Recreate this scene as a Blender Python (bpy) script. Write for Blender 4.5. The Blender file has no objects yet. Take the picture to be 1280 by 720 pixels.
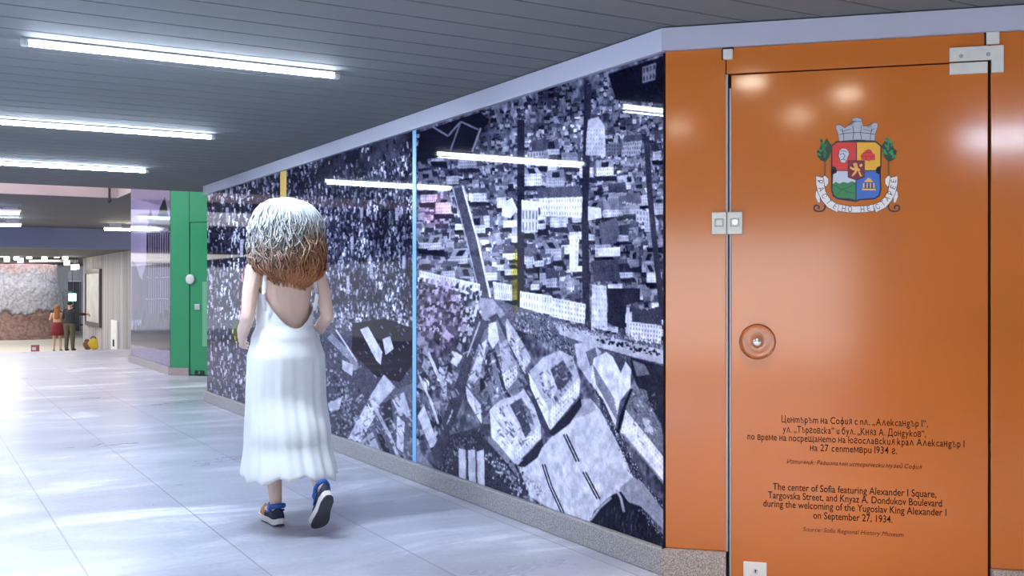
import bpy, bmesh, math, random
import numpy as np
from mathutils import Vector, Matrix
C = bpy.context.scene.collection
SC = bpy.context.scene
rnd = random.Random(7)
PI = math.pi

# ------------------------------------------------------------------ camera, world, exposure
EYE = 1.25
FPX, YAW = 1307.0, math.radians(30.05)
cd = bpy.data.cameras.new('camera'); cam = bpy.data.objects.new('camera', cd); C.objects.link(cam)
cd.sensor_width = 36.0; cd.lens = 36.0 * FPX / 1280.0; cd.clip_start = 0.05; cd.clip_end = 200
cam.location = (0, 0, EYE); cam.rotation_euler = (PI / 2, 0, -YAW)
SC.camera = cam
SC.view_settings.view_transform = 'Standard'; SC.view_settings.look = 'None'
SC.view_settings.gamma = 1.0; SC.view_settings.exposure = 0.9
SC.view_settings.use_curve_mapping = False
w = bpy.data.worlds.new('world'); SC.world = w; w.use_nodes = True
w.node_tree.nodes['Background'].inputs[0].default_value = (0.80, 0.84, 1.0, 1)
w.node_tree.nodes['Background'].inputs[1].default_value = 0.75

TUBE_E, TUBE_COL = 55.0, (0.70, 0.82, 1.0)
WARM_E, WARM_COL = 26.0, (1.0, 0.86, 0.68)

def area(name, loc, size, power, col, spread=180):
    l = bpy.data.lights.new(name, 'AREA'); l.shape = 'RECTANGLE'; l.size, l.size_y = size
    l.energy = power; l.color = col; l.spread = math.radians(spread)
    o = bpy.data.objects.new(name, l); o.location = loc; C.objects.link(o); return o

# unseen area lights added to light the hall, upper level, passage and lobby
area('hall_fill', (0.5, 39.0, 2.3), (9, 12), 430, (1.0, 0.95, 0.90))
area('hall_rear_fill', (1.5, 50.0, 2.3), (9, 6), 230, (0.92, 0.96, 1.0))
area('upper_level_fill', (0.5, 25.5, 2.9), (7, 5), 95, (0.86, 0.86, 1.0))
area('passage_fill', (-3.2, 3.0, 2.36), (3.0, 7.0), 640, (0.70, 0.81, 1.0), 125)
area('warm_lobby_fill', (3.6, -2.0, 2.36), (2.4, 2.4), 110, (1.0, 0.86, 0.72), 95)
dl = area('haze_fill', (-6.2, -4.3, 1.10), (5.6, 2.0), 92, (0.96, 0.97, 1.0)); dl.rotation_euler = (PI / 2, 0, -0.86)  # area light added out of view, mirrored as haze in the orange glass
area('well_skylight', (-1.0, 16.8, 5.6), (7.0, 7.0), 280, (1.0, 0.88, 0.86))

# ------------------------------------------------------------------ materials
def mat(name, col, rough=0.5, metal=0.0, spec=0.5, emit=None, estr=0.0, noise=0.0, nscale=20.0, trans=0.0, alpha=1.0, ior=1.5, coat=0.0):
    m = bpy.data.materials.new(name); m.use_nodes = True
    nt = m.node_tree; b = nt.nodes['Principled BSDF']
    c = tuple(col) + (1,)
    b.inputs['Base Color'].default_value = c
    b.inputs['Roughness'].default_value = rough; b.inputs['Metallic'].default_value = metal
    b.inputs['IOR'].default_value = ior; b.inputs['Specular IOR Level'].default_value = spec
    b.inputs['Transmission Weight'].default_value = trans; b.inputs['Coat Weight'].default_value = coat
    b.inputs['Coat Roughness'].default_value = 0.03
    if emit:
        b.inputs['Emission Color'].default_value = tuple(emit) + (1,); b.inputs['Emission Strength'].default_value = estr
    if noise:
        tc = nt.nodes.new('ShaderNodeTexCoord'); nz = nt.nodes.new('ShaderNodeTexNoise'); mx = nt.nodes.new('ShaderNodeMix')
        nz.inputs['Scale'].default_value = nscale; nz.inputs['Detail'].default_value = 6
        mx.data_type = 'RGBA'; mx.blend_type = 'MULTIPLY'; mx.inputs[0].default_value = 1.0
        rp = nt.nodes.new('ShaderNodeValToRGB')
        rp.color_ramp.elements[0].position = 0.3; rp.color_ramp.elements[1].position = 0.7
        rp.color_ramp.elements[0].color = (1 - noise,) * 3 + (1,); rp.color_ramp.elements[1].color = (1, 1, 1, 1)
        nt.links.new(tc.outputs['Object'], nz.inputs['Vector']); nt.links.new(nz.outputs[0], rp.inputs[0])
        mx.inputs[6].default_value = c; nt.links.new(rp.outputs[0], mx.inputs[7]); nt.links.new(mx.outputs[2], b.inputs['Base Color'])
    return m

def N(nt, t, **kw):
    n = nt.nodes.new(t)
    for k, v in kw.items(): setattr(n, k, v)
    return n

def ramp(nt, stops, interp='LINEAR'):
    r = nt.nodes.new('ShaderNodeValToRGB'); cr = r.color_ramp; cr.interpolation = interp
    while len(cr.elements) < len(stops): cr.elements.new(0.5)
    for e, (p, c) in zip(cr.elements, stops):
        e.position = p; e.color = tuple(c) + (1,)
    return r

def floor_material():
    m = mat('polished_stone_slabs', (0.5, 0.5, 0.6), 0.3); nt = m.node_tree; b = nt.nodes['Principled BSDF']; L = nt.links.new
    tc = N(nt, 'ShaderNodeTexCoord'); sp = N(nt, 'ShaderNodeSeparateXYZ'); L(tc.outputs['Object'], sp.inputs[0])
    def mth(op, a, v=None):
        n = N(nt, 'ShaderNodeMath', operation=op)
        if hasattr(a, 'node'): L(a, n.inputs[0])
        else: n.inputs[0].default_value = a
        if v is not None:
            if hasattr(v, 'node'): L(v, n.inputs[1])
            else: n.inputs[1].default_value = v
        return n.outputs[0]
    px, py = 0.69, 1.9
    u = mth('DIVIDE', mth('SUBTRACT', sp.outputs[0], 0.68), px); col = mth('FLOOR', u)
    fu = mth('ABSOLUTE', mth('SUBTRACT', mth('SUBTRACT', u, col), 0.5))
    v = mth('ADD', mth('DIVIDE', mth('SUBTRACT', sp.outputs[1], 6.68), py), mth('MULTIPLY', col, 0.37)); row = mth('FLOOR', v)
    fv = mth('ABSOLUTE', mth('SUBTRACT', mth('SUBTRACT', v, row), 0.5))
    ju = mth('GREATER_THAN', fu, 0.5 - 0.0045 / px); jv = mth('GREATER_THAN', fv, 0.5 - 0.006 / py)
    cell = N(nt, 'ShaderNodeTexWhiteNoise', noise_dimensions='2D'); cv = N(nt, 'ShaderNodeCombineXYZ'); L(col, cv.inputs[0]); L(row, cv.inputs[1]); L(cv.outputs[0], cell.inputs['Vector'])
    # long veins running across the passage
    mp = N(nt, 'ShaderNodeMapping'); mp.inputs['Scale'].default_value = (0.55, 1.5, 1); L(tc.outputs['Object'], mp.inputs[0])
    n1 = N(nt, 'ShaderNodeTexNoise'); n1.inputs['Scale'].default_value = 1.3; n1.inputs['Detail'].default_value = 9; n1.inputs['Roughness'].default_value = 0.62; n1.inputs['Distortion'].default_value = 0.7
    L(mp.outputs[0], n1.inputs['Vector'])
    n2 = N(nt, 'ShaderNodeTexNoise'); n2.inputs['Scale'].default_value = 34; n2.inputs['Detail'].default_value = 6; L(tc.outputs['Object'], n2.inputs['Vector'])
    r1 = ramp(nt, [(0.32, (0.36, 0.37, 0.46)), (0.46, (0.42, 0.43, 0.50)), (0.56, (0.51, 0.52, 0.61)), (0.66, (0.78, 0.79, 0.87))]); L(n1.outputs[0], r1.inputs[0])
    r2 = ramp(nt, [(0.3, (0.86, 0.86, 0.87)), (0.7, (1, 1, 1))]); L(n2.outputs[0], r2.inputs[0])
    mx = N(nt, 'ShaderNodeMix', data_type='RGBA', blend_type='MULTIPLY'); mx.inputs[0].default_value = 1; L(r1.outputs[0], mx.inputs[6]); L(r2.outputs[0], mx.inputs[7])
    r3 = ramp(nt, [(0, (0.88, 0.88, 0.9)), (1, (1, 1, 1))]); L(cell.outputs[0], r3.inputs[0])
    mx2 = N(nt, 'ShaderNodeMix', data_type='RGBA', blend_type='MULTIPLY'); mx2.inputs[0].default_value = 1; L(mx.outputs[2], mx2.inputs[6]); L(r3.outputs[0], mx2.inputs[7])
    mj = N(nt, 'ShaderNodeMix', data_type='RGBA'); L(mth('MULTIPLY', mth('MAXIMUM', ju, mth('MULTIPLY', jv, 0.35)), 0.55), mj.inputs[0]); L(mx2.outputs[2], mj.inputs[6]); mj.inputs[7].default_value = (0.12, 0.12, 0.14, 1)
    L(mj.outputs[2], b.inputs['Base Color'])
    rr = N(nt, 'ShaderNodeMapRange'); rr.inputs[3].default_value = 0.2; rr.inputs[4].default_value = 0.42; L(n1.outputs[0], rr.inputs[0]); L(rr.outputs[0], b.inputs['Roughness'])
    return m

def granite_material(name, a, bcol, c):
    m = mat(name, a, 0.45); nt = m.node_tree; b = nt.nodes['Principled BSDF']; L = nt.links.new
    tc = N(nt, 'ShaderNodeTexCoord'); n = N(nt, 'ShaderNodeTexNoise'); n.inputs['Scale'].default_value = 150; n.inputs['Detail'].default_value = 4; n.inputs['Roughness'].default_value = 0.7
    L(tc.outputs['Object'], n.inputs['Vector']); r = ramp(nt, [(0.35, a), (0.5, bcol), (0.62, c)]); L(n.outputs[0], r.inputs[0]); L(r.outputs[0], b.inputs['Base Color'])
    return m

def ruin_material():
    m = mat('brick_and_stone_courses', (0.4, 0.3, 0.28), 0.9); nt = m.node_tree; b = nt.nodes['Principled BSDF']; L = nt.links.new
    tc = N(nt, 'ShaderNodeTexCoord'); sp = N(nt, 'ShaderNodeSeparateXYZ'); L(tc.outputs['Object'], sp.inputs[0])
    nz = N(nt, 'ShaderNodeTexNoise'); nz.inputs['Scale'].default_value = 1.6; nz.inputs['Detail'].default_value = 5; L(tc.outputs['Object'], nz.inputs['Vector'])
    ad = N(nt, 'ShaderNodeMath', operation='MULTIPLY_ADD'); L(nz.outputs[0], ad.inputs[0]); ad.inputs[1].default_value = 0.9; L(sp.outputs[2], ad.inputs[2])
    dv = N(nt, 'ShaderNodeMath', operation='DIVIDE'); L(ad.outputs[0], dv.inputs[0]); dv.inputs[1].default_value = 4.6
    br = (0.36, 0.22, 0.19); br2 = (0.55, 0.36, 0.34)
    r = ramp(nt, [(0.0, br), (0.33, br), (0.35, (0.12, 0.09, 0.09)), (0.38, (0.50, 0.48, 0.51)), (0.70, (0.54, 0.52, 0.56)), (0.78, br2), (1, br2)]); L(dv.outputs[0], r.inputs[0])
    vo = N(nt, 'ShaderNodeTexVoronoi', feature='DISTANCE_TO_EDGE'); vo.inputs['Scale'].default_value = 1.9; L(tc.outputs['Object'], vo.inputs['Vector'])
    r2 = ramp(nt, [(0.0, (0.5, 0.48, 0.48)), (0.08, (1, 1, 1))]); L(vo.outputs[0], r2.inputs[0])
    n3 = N(nt, 'ShaderNodeTexNoise'); n3.inputs['Scale'].default_value = 9; n3.inputs['Detail'].default_value = 6; L(tc.outputs['Object'], n3.inputs['Vector'])
    r3 = ramp(nt, [(0.3, (0.62, 0.6, 0.6)), (0.7, (1.15, 1.15, 1.15))]); L(n3.outputs[0], r3.inputs[0])
    mx = N(nt, 'ShaderNodeMix', data_type='RGBA', blend_type='MULTIPLY'); mx.inputs[0].default_value = 0.45; L(r.outputs[0], mx.inputs[6]); L(r2.outputs[0], mx.inputs[7])
    mx2 = N(nt, 'ShaderNodeMix', data_type='RGBA', blend_type='MULTIPLY'); mx2.inputs[0].default_value = 1; L(mx.outputs[2], mx2.inputs[6]); L(r3.outputs[0], mx2.inputs[7])
    L(mx2.outputs[2], b.inputs['Base Color'])
    return m

def print_material(name, rough=0.03, ior=1.5):
    m = mat(name, (0.5, 0.5, 0.5), rough, spec=0.5, ior=ior); nt = m.node_tree
    a = N(nt, 'ShaderNodeVertexColor'); a.layer_name = 'print'
    nt.links.new(a.outputs[0], nt.nodes['Principled BSDF'].inputs['Base Color']); return m

def ribbed_concrete():
    m = mat('ribbed_pale_concrete', (0.6, 0.58, 0.55), 0.85); nt = m.node_tree; b = nt.nodes['Principled BSDF']; L = nt.links.new
    tc = N(nt, 'ShaderNodeTexCoord'); mp = N(nt, 'ShaderNodeMapping'); mp.inputs['Scale'].default_value = (1, 2.2, 0.05); L(tc.outputs['Object'], mp.inputs[0])
    n = N(nt, 'ShaderNodeTexNoise'); n.inputs['Scale'].default_value = 1.6; n.inputs['Detail'].default_value = 5; L(mp.outputs[0], n.inputs['Vector'])
    r = ramp(nt, [(0.32, (0.27, 0.255, 0.245)), (0.5, (0.37, 0.36, 0.375)), (0.68, (0.48, 0.48, 0.54))]); L(n.outputs[0], r.inputs[0]); L(r.outputs[0], b.inputs['Base Color']); return m

def hair_material():
    m = mat('ombre_hair', (0.5, 0.4, 0.3), 0.55); nt = m.node_tree; b = nt.nodes['Principled BSDF']; L = nt.links.new
    tc = N(nt, 'ShaderNodeTexCoord'); sp = N(nt, 'ShaderNodeSeparateXYZ'); L(tc.outputs['Object'], sp.inputs[0])
    nz = N(nt, 'ShaderNodeTexNoise'); nz.inputs['Scale'].default_value = 7; L(tc.outputs['Object'], nz.inputs['Vector'])
    ad = N(nt, 'ShaderNodeMath', operation='MULTIPLY_ADD'); L(nz.outputs[0], ad.inputs[0]); ad.inputs[1].default_value = 0.16; L(sp.outputs[2], ad.inputs[2])
    ad2 = N(nt, 'ShaderNodeMath', operation='MULTIPLY_ADD'); L(sp.outputs[0], ad2.inputs[0]); ad2.inputs[1].default_value = -0.30; L(ad.outputs[0], ad2.inputs[2])
    mr = N(nt, 'ShaderNodeMapRange'); mr.inputs[1].default_value = 1.37; mr.inputs[2].default_value = 1.88; L(ad2.outputs[0], mr.inputs[0])
    r = ramp(nt, [(0.0, (0.42, 0.17, 0.06)), (0.22, (0.33, 0.165, 0.085)), (0.36, (0.30, 0.22, 0.17)), (0.48, (0.30, 0.30, 0.29)), (0.72, (0.40, 0.43, 0.44)), (1, (0.50, 0.54, 0.56))]); L(mr.outputs[0], r.inputs[0])
    L(r.outputs[0], b.inputs['Base Color']); return m

M = dict(
    floor=floor_material(),
    granite=granite_material('grey_granite', (0.16, 0.15, 0.16), (0.30, 0.29, 0.29), (0.50, 0.48, 0.48)),
    granite2=granite_material('brown_grey_granite', (0.17, 0.14, 0.13), (0.34, 0.30, 0.28), (0.56, 0.50, 0.47)),
    slat=mat('grey_ceiling_slats', (0.165, 0.178, 0.174), 0.8, spec=0.15, noise=0.08, nscale=1.5),
    plenum=mat('dark_plenum', (0.02, 0.02, 0.022), 0.9),
    orange=mat('orange_backed_glass', (0.57, 0.160, 0.021), 0.13, spec=0.5, ior=1.6, noise=0.08, nscale=2.0),
    green=mat('green_backed_glass', (0.035, 0.30, 0.13), 0.12, noise=0.05, nscale=2.0),
    trim=mat('lavender_white_metal', (0.44, 0.46, 0.545), 0.4, noise=0.06, nscale=3.0),
    steel=mat('brushed_steel', (0.62, 0.63, 0.62), 0.35, metal=0.4, noise=0.1, nscale=40),
    pale_metal=mat('pale_satin_plate', (0.66, 0.67, 0.60), 0.35, metal=0.15, noise=0.08, nscale=30),
    chrome=mat('bright_steel', (0.85, 0.85, 0.88), 0.15, metal=0.9),
    seal=mat('grey_aluminium_edge', (0.33, 0.32, 0.34), 0.4, metal=0.3),
    gap=mat('black_gap', (0.006, 0.006, 0.007), 0.7),
    clear=mat('clear_acrylic', (1.0, 0.97, 0.94), 0.06, trans=1.0, ior=1.25),
    ink=mat('dark_brown_ink', (0.022, 0.009, 0.004), 0.8, spec=0.1),
    ink2=mat('faint_brown_ink', (0.06, 0.022, 0.008), 0.8, spec=0.1),
    concrete=mat('grey_concrete', (0.42, 0.42, 0.44), 0.85, noise=0.15, nscale=2),
    soffit=mat('dark_grey_soffit', (0.085, 0.09, 0.11), 0.7, noise=0.12, nscale=0.8),
    pink=mat('pink_lit_concrete_fascia', (0.50, 0.41, 0.41), 0.85, noise=0.2, nscale=1.2),  # pink of the lamplight put into the concrete colour
    bluebeam=mat('pale_painted_beam', (0.12, 0.14, 0.25), 0.6, noise=0.1, nscale=1),
    ribbed=ribbed_concrete(), ruin=ruin_material(),
    lower=mat('pale_lower_floor', (0.62, 0.58, 0.50), 0.5, noise=0.1, nscale=1),
    white=mat('white_paint', (0.75, 0.76, 0.78), 0.6, noise=0.04, nscale=3),
    black=mat('black_rubber', (0.02, 0.02, 0.022), 0.6),
    skin=mat('skin', (0.76, 0.55, 0.43), 0.5, noise=0.06, nscale=12),
    tan=mat('tan_skin', (0.55, 0.34, 0.24), 0.5),  # darker skin tone of the couple in the lower hall
    dress=mat('white_cotton', (0.80, 0.83, 0.82), 0.8, noise=0.05, nscale=14),
    hair=hair_material(),
    eye=mat('eye_white', (0.8, 0.8, 0.8), 0.2), iris=mat('brown_iris', (0.08, 0.04, 0.02), 0.2), lip=mat('lip_pink', (0.5, 0.2, 0.17), 0.4),
    tubeglow=mat('lit_tube', (0.9, 0.9, 0.9), 0.4, emit=TUBE_COL, estr=TUBE_E),
    warmglow=mat('lit_warm_lens', (0.9, 0.9, 0.9), 0.4, emit=WARM_COL, estr=WARM_E),
    bluetube=mat('lit_blue_tube', (0.8, 0.8, 0.9), 0.4, emit=(0.36, 0.52, 1.0), estr=7.0),
    cubeglow=mat('lit_cube_shade', (0.9, 0.9, 0.8), 0.4, emit=(1.0, 0.93, 0.70), estr=3.0),
    exitglow=mat('lit_exit_sign', (0.5, 0.9, 0.8), 0.4, emit=(0.45, 1.0, 0.80), estr=2.0),
)

# ------------------------------------------------------------------ mesh helpers
def bm_box(bm, lo, hi, bev=0.0):
    r = bmesh.ops.create_cube(bm, size=1.0); vs = r['verts']
    for v in vs: v.co = Vector([lo[i] + (v.co[i] + 0.5) * (hi[i] - lo[i]) for i in range(3)])
    if bev:
        es = list({e for v in vs for e in v.link_edges})
        bmesh.ops.bevel(bm, geom=es, offset=bev, segments=2, affect='EDGES', profile=0.5)
    return vs

def bm_prism(bm, pts, z0, z1):
    a = [bm.verts.new((p[0], p[1], z0)) for p in pts]; b = [bm.verts.new((p[0], p[1], z1)) for p in pts]; n = len(pts)
    bm.faces.new(a[::-1]); bm.faces.new(b)
    for i in range(n): bm.faces.new((a[i], a[(i + 1) % n], b[(i + 1) % n], b[i]))

def bm_cyl(bm, p0, p1, r0, r1=None, seg=20):
    p0, p1 = Vector(p0), Vector(p1); r1 = r0 if r1 is None else r1
    d = (p1 - p0); q = d.to_track_quat('Z', 'Y'); A = []; B = []
    for i in range(seg):
        t = 2 * PI * i / seg; o = Vector((math.cos(t), math.sin(t), 0))
        A.append(bm.verts.new(p0 + q @ (o * r0))); B.append(bm.verts.new(p1 + q @ (o * r1)))
    bm.faces.new(A[::-1]); bm.faces.new(B)
    for i in range(seg): bm.faces.new((A[i], A[(i + 1) % seg], B[(i + 1) % seg], B[i]))

def bm_sphere(bm, c, r, sub=3):
    res = bmesh.ops.create_icosphere(bm, subdivisions=sub, radius=1.0)
    for v in res['verts']: v.co = Vector((c[0] + v.co.x * r[0], c[1] + v.co.y * r[1], c[2] + v.co.z * r[2]))
    return res['verts']

def bm_lathe(bm, prof, seg=40, mtx=Matrix.Identity(4)):
    rings = []
    for r, z in prof:
        rings.append([bm.verts.new(mtx @ Vector((r * math.cos(2 * PI * i / seg), r * math.sin(2 * PI * i / seg), z))) for i in range(seg)])
    for a, b in zip(rings, rings[1:]):
        for i in range(seg): bm.faces.new((a[i], a[(i + 1) % seg], b[(i + 1) % seg], b[i]))
    bm.faces.new(rings[0][::-1]); bm.faces.new(rings[-1])

def obj(name, bm, m, parent=None, smooth=False, loc=None):
    me = bpy.data.meshes.new(name)
    bmesh.ops.recalc_face_normals(bm, faces=bm.faces)
    bm.to_mesh(me); bm.free()
    for mm in (m if isinstance(m, (list, tuple)) else [m]): me.materials.append(mm)
    if smooth: me.polygons.foreach_set('use_smooth', [True] * len(me.polygons))
    o = bpy.data.objects.new(name, me); C.objects.link(o)
    if parent: o.parent = parent
    if loc: o.location = loc
    return o

def tag(o, label, cat, group=None, kind=None):
    o['label'] = label; o['category'] = cat
    if group: o['group'] = group
    if kind: o['kind'] = kind
    return o

def thing(name, label, cat, loc=(0, 0, 0), rotz=0.0, group=None):
    o = bpy.data.objects.new(name, None); o.empty_display_size = 0.1; C.objects.link(o); o.location = loc; o.rotation_euler = (0, 0, rotz)
    return tag(o, label, cat, group)

def struct(name, bm, m, label=None):
    o = obj(name, bm, m); o['kind'] = 'structure'
    if label: o['label'] = label
    return o

def copy_tree(o, parent=None):
    c = o.copy(); C.objects.link(c); c.parent = parent
    for ch in [x for x in bpy.data.objects if x.parent == o]: copy_tree(ch, c)
    return c

def BM(): return bmesh.new()

def bake(o):
    """replace an object's mesh by its modified one"""
    dg = bpy.context.evaluated_depsgraph_get(); dg.update()
    me = bpy.data.meshes.new_from_object(o.evaluated_get(dg)); o.modifiers.clear(); o.data = me; return o

# ------------------------------------------------------------------ the setting
CEIL = 2.385
bm = BM(); bm_prism(bm, [(-8, -6), (8, -6), (8, 22.5), (-8, 22.5)], -0.25, 0.0); struct('floor', bm, M['floor'])
LOW = -0.98
bm = BM()
vs = [bm.verts.new(p) for p in [(-8, 22.5, -0.004), (9, 22.5, -0.004), (9, 40.0, LOW), (-8, 40.0, LOW), (-8, 22.5, -1.3), (9, 22.5, -1.3), (9, 40, -1.3), (-8, 40, -1.3)]]
for q in [(0, 1, 2, 3), (7, 6, 5, 4), (0, 4, 5, 1), (1, 5, 6, 2), (2, 6, 7, 3), (3, 7, 4, 0)]: bm.faces.new([vs[i] for i in q])
struct('floor_ramp', bm, M['lower'])
bm = BM(); bm_prism(bm, [(-12, 40.0), (14, 40.0), (14, 58), (-12, 58)], LOW - 0.3, LOW); struct('floor_lower', bm, M['lower'])

# slatted ceiling over the passage: slats run across it
bm = BM(); pitch = 0.214; y = 3.349 - 43 * pitch
while y < 12.55:
    y1 = min(y + pitch, 12.6)
    vs = bm_box(bm, (-8, y + 0.006, CEIL), (8, y1 - 0.006, CEIL + 0.022))
    y += pitch
ceil = struct('ceiling', bm, M['slat'])
bm = BM(); bm_box(bm, (-8, -6, CEIL + 0.03), (8, 12.6, CEIL + 0.35)); struct('ceiling_slab', bm, M['plenum'])
# raised ceiling beyond the light well, its pink fascia, the drop beam and the hall ceiling
H2 = EYE + 1.70; H3 = EYE + 1.13
bm = BM(); bm_prism(bm, [(-9, 21.0), (3.46, 21.0), (3.46, 12.7), (9, 12.7), (9, 32.0), (-9, 32.0)], H2, H2 + 0.012); struct('ceiling_upper', bm, M['soffit'])
bm = BM(); bm_prism(bm, [(-9, 21.0), (3.46, 21.0), (3.46, 12.7), (3.7, 12.7), (3.7, 21.25), (-9, 21.25)], H2 + 0.012, H2 + 1.6); struct('trim_fascia', bm, M['pink'])
bm = BM(); bm_box(bm, (-9, 32.0, H3), (14, 32.5, H2 + 0.4)); struct('beam', bm, M['bluebeam'])
bm = BM(); bm_box(bm, (-12, 32.5, H3), (14, 58, H3 + 0.2)); struct('ceiling_hall', bm, M['soffit'])

# wall block on the right: long side along the passage, 45 degree end towards the viewer
AX, AY = 2.862, 3.615
S2 = math.sqrt(0.5)
def W(a, d=0.0):                                     # along the angled end, d out from its face
    return Vector((AX + a * S2 - d * S2, AY - a * S2 - d * S2))
e = W(2.2, -0.03)
bm = BM(); bm_prism(bm, [(AX + 0.03, AY + 0.012), (AX + 0.03, 11.62), (7.9, 11.62), (7.9, e.y), (e.x, e.y)], 0.0, CEIL - 0.004); struct('wall_right', bm, M['gap'])
bm = BM()
bm_box(bm, (AX - 0.03, AY - 0.012, 0.0), (AX + 0.03, 11.70, 0.116), 0.006); struct('baseboard_right', bm, M['granite'])
def wprism(bm, a0, a1, d0, d1, z0, z1):
    bm_prism(bm, [W(a0, d0), W(a1, d0), W(a1, d1), W(a0, d1)], z0, z1)
bm = BM(); wprism(bm, -0.012, 0.262, -0.02, 0.03, 0, 0.116); struct('baseboard_corner', bm, M['granite2'])
bm = BM(); wprism(bm, 1.312, 2.2, -0.02, 0.03, 0, 0.116); struct('baseboard_beyond_door', bm, M['granite2'])
bm = BM(); bm_prism(bm, [(AX - 0.024, AY - 0.009), (AX - 0.024, 11.74), (AX + 0.03, 11.74), (AX + 0.03, AY + 0.012)], 2.279, CEIL - 0.006); struct('trim_right', bm, M['trim'])
bm = BM(); p0, p1, p2, p3 = W(-0.01, 0.024), W(2.2, 0.024), W(2.2, -0.03), W(0.0, -0.03)
bm_prism(bm, [p0, p1, p2, p3], 2.282, CEIL - 0.006); struct('trim_corner', bm, M['trim'])

# second block further on, with the same cut end
BX, BY = 3.27, 15.45
bm = BM(); bm_prism(bm, [(BX + 0.03, BY + 0.012), (BX + 0.03, 18.5), (8.4, 18.5), (8.4, BY - 2.0 * S2 - 0.5), (BX + 2.0 * S2, BY - 2.0 * S2 + 0.03)], 0, H2 - 0.005); struct('wall_far_right', bm, M['gap'])
bm = BM(); bm_prism(bm, [(BX - 0.03, BY - 0.012), (BX - 0.03, 18.55), (BX + 0.03, 18.55), (BX + 0.03, BY + 0.012)], 0, 0.116); struct('baseboard_far_right', bm, M['granite'])
def G(a, d=0.0): return Vector((BX + a * S2 - d * S2, BY - a * S2 - d * S2))
def gprism(bm, a0, a1, d0, d1, z0, z1): bm_prism(bm, [G(a0, d0), G(a1, d0), G(a1, d1), G(a0, d1)], z0, z1)
bm = BM(); gprism(bm, -0.012, 0.315, -0.02, 0.03, 0, 0.11); struct('baseboard_far_corner', bm, M['granite2'])

# left and rear walls (outside the picture), hall walls
bm = BM(); bm_box(bm, (-8.2, -6, 0), (-8, 22.5, H2 + 0.1)); struct('wall_left', bm, M['white'])
bm = BM(); bm_box(bm, (-8, -6.2, 0), (8, -6, CEIL)); struct('wall_back', bm, M['concrete'])
bm = BM()
yy = 32.5
while yy < 42.7:                                      # ribbed wall: shallow upright ribs
    bm_box(bm, (5.80, yy, -1.2), (6.1, yy + 0.30, H3)); bm_box(bm, (5.83, yy + 0.30, -1.2), (6.1, yy + 0.34, H3)); yy += 0.34
struct('wall_hall_right', bm, M['ribbed'])
HY = 56.0

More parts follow.
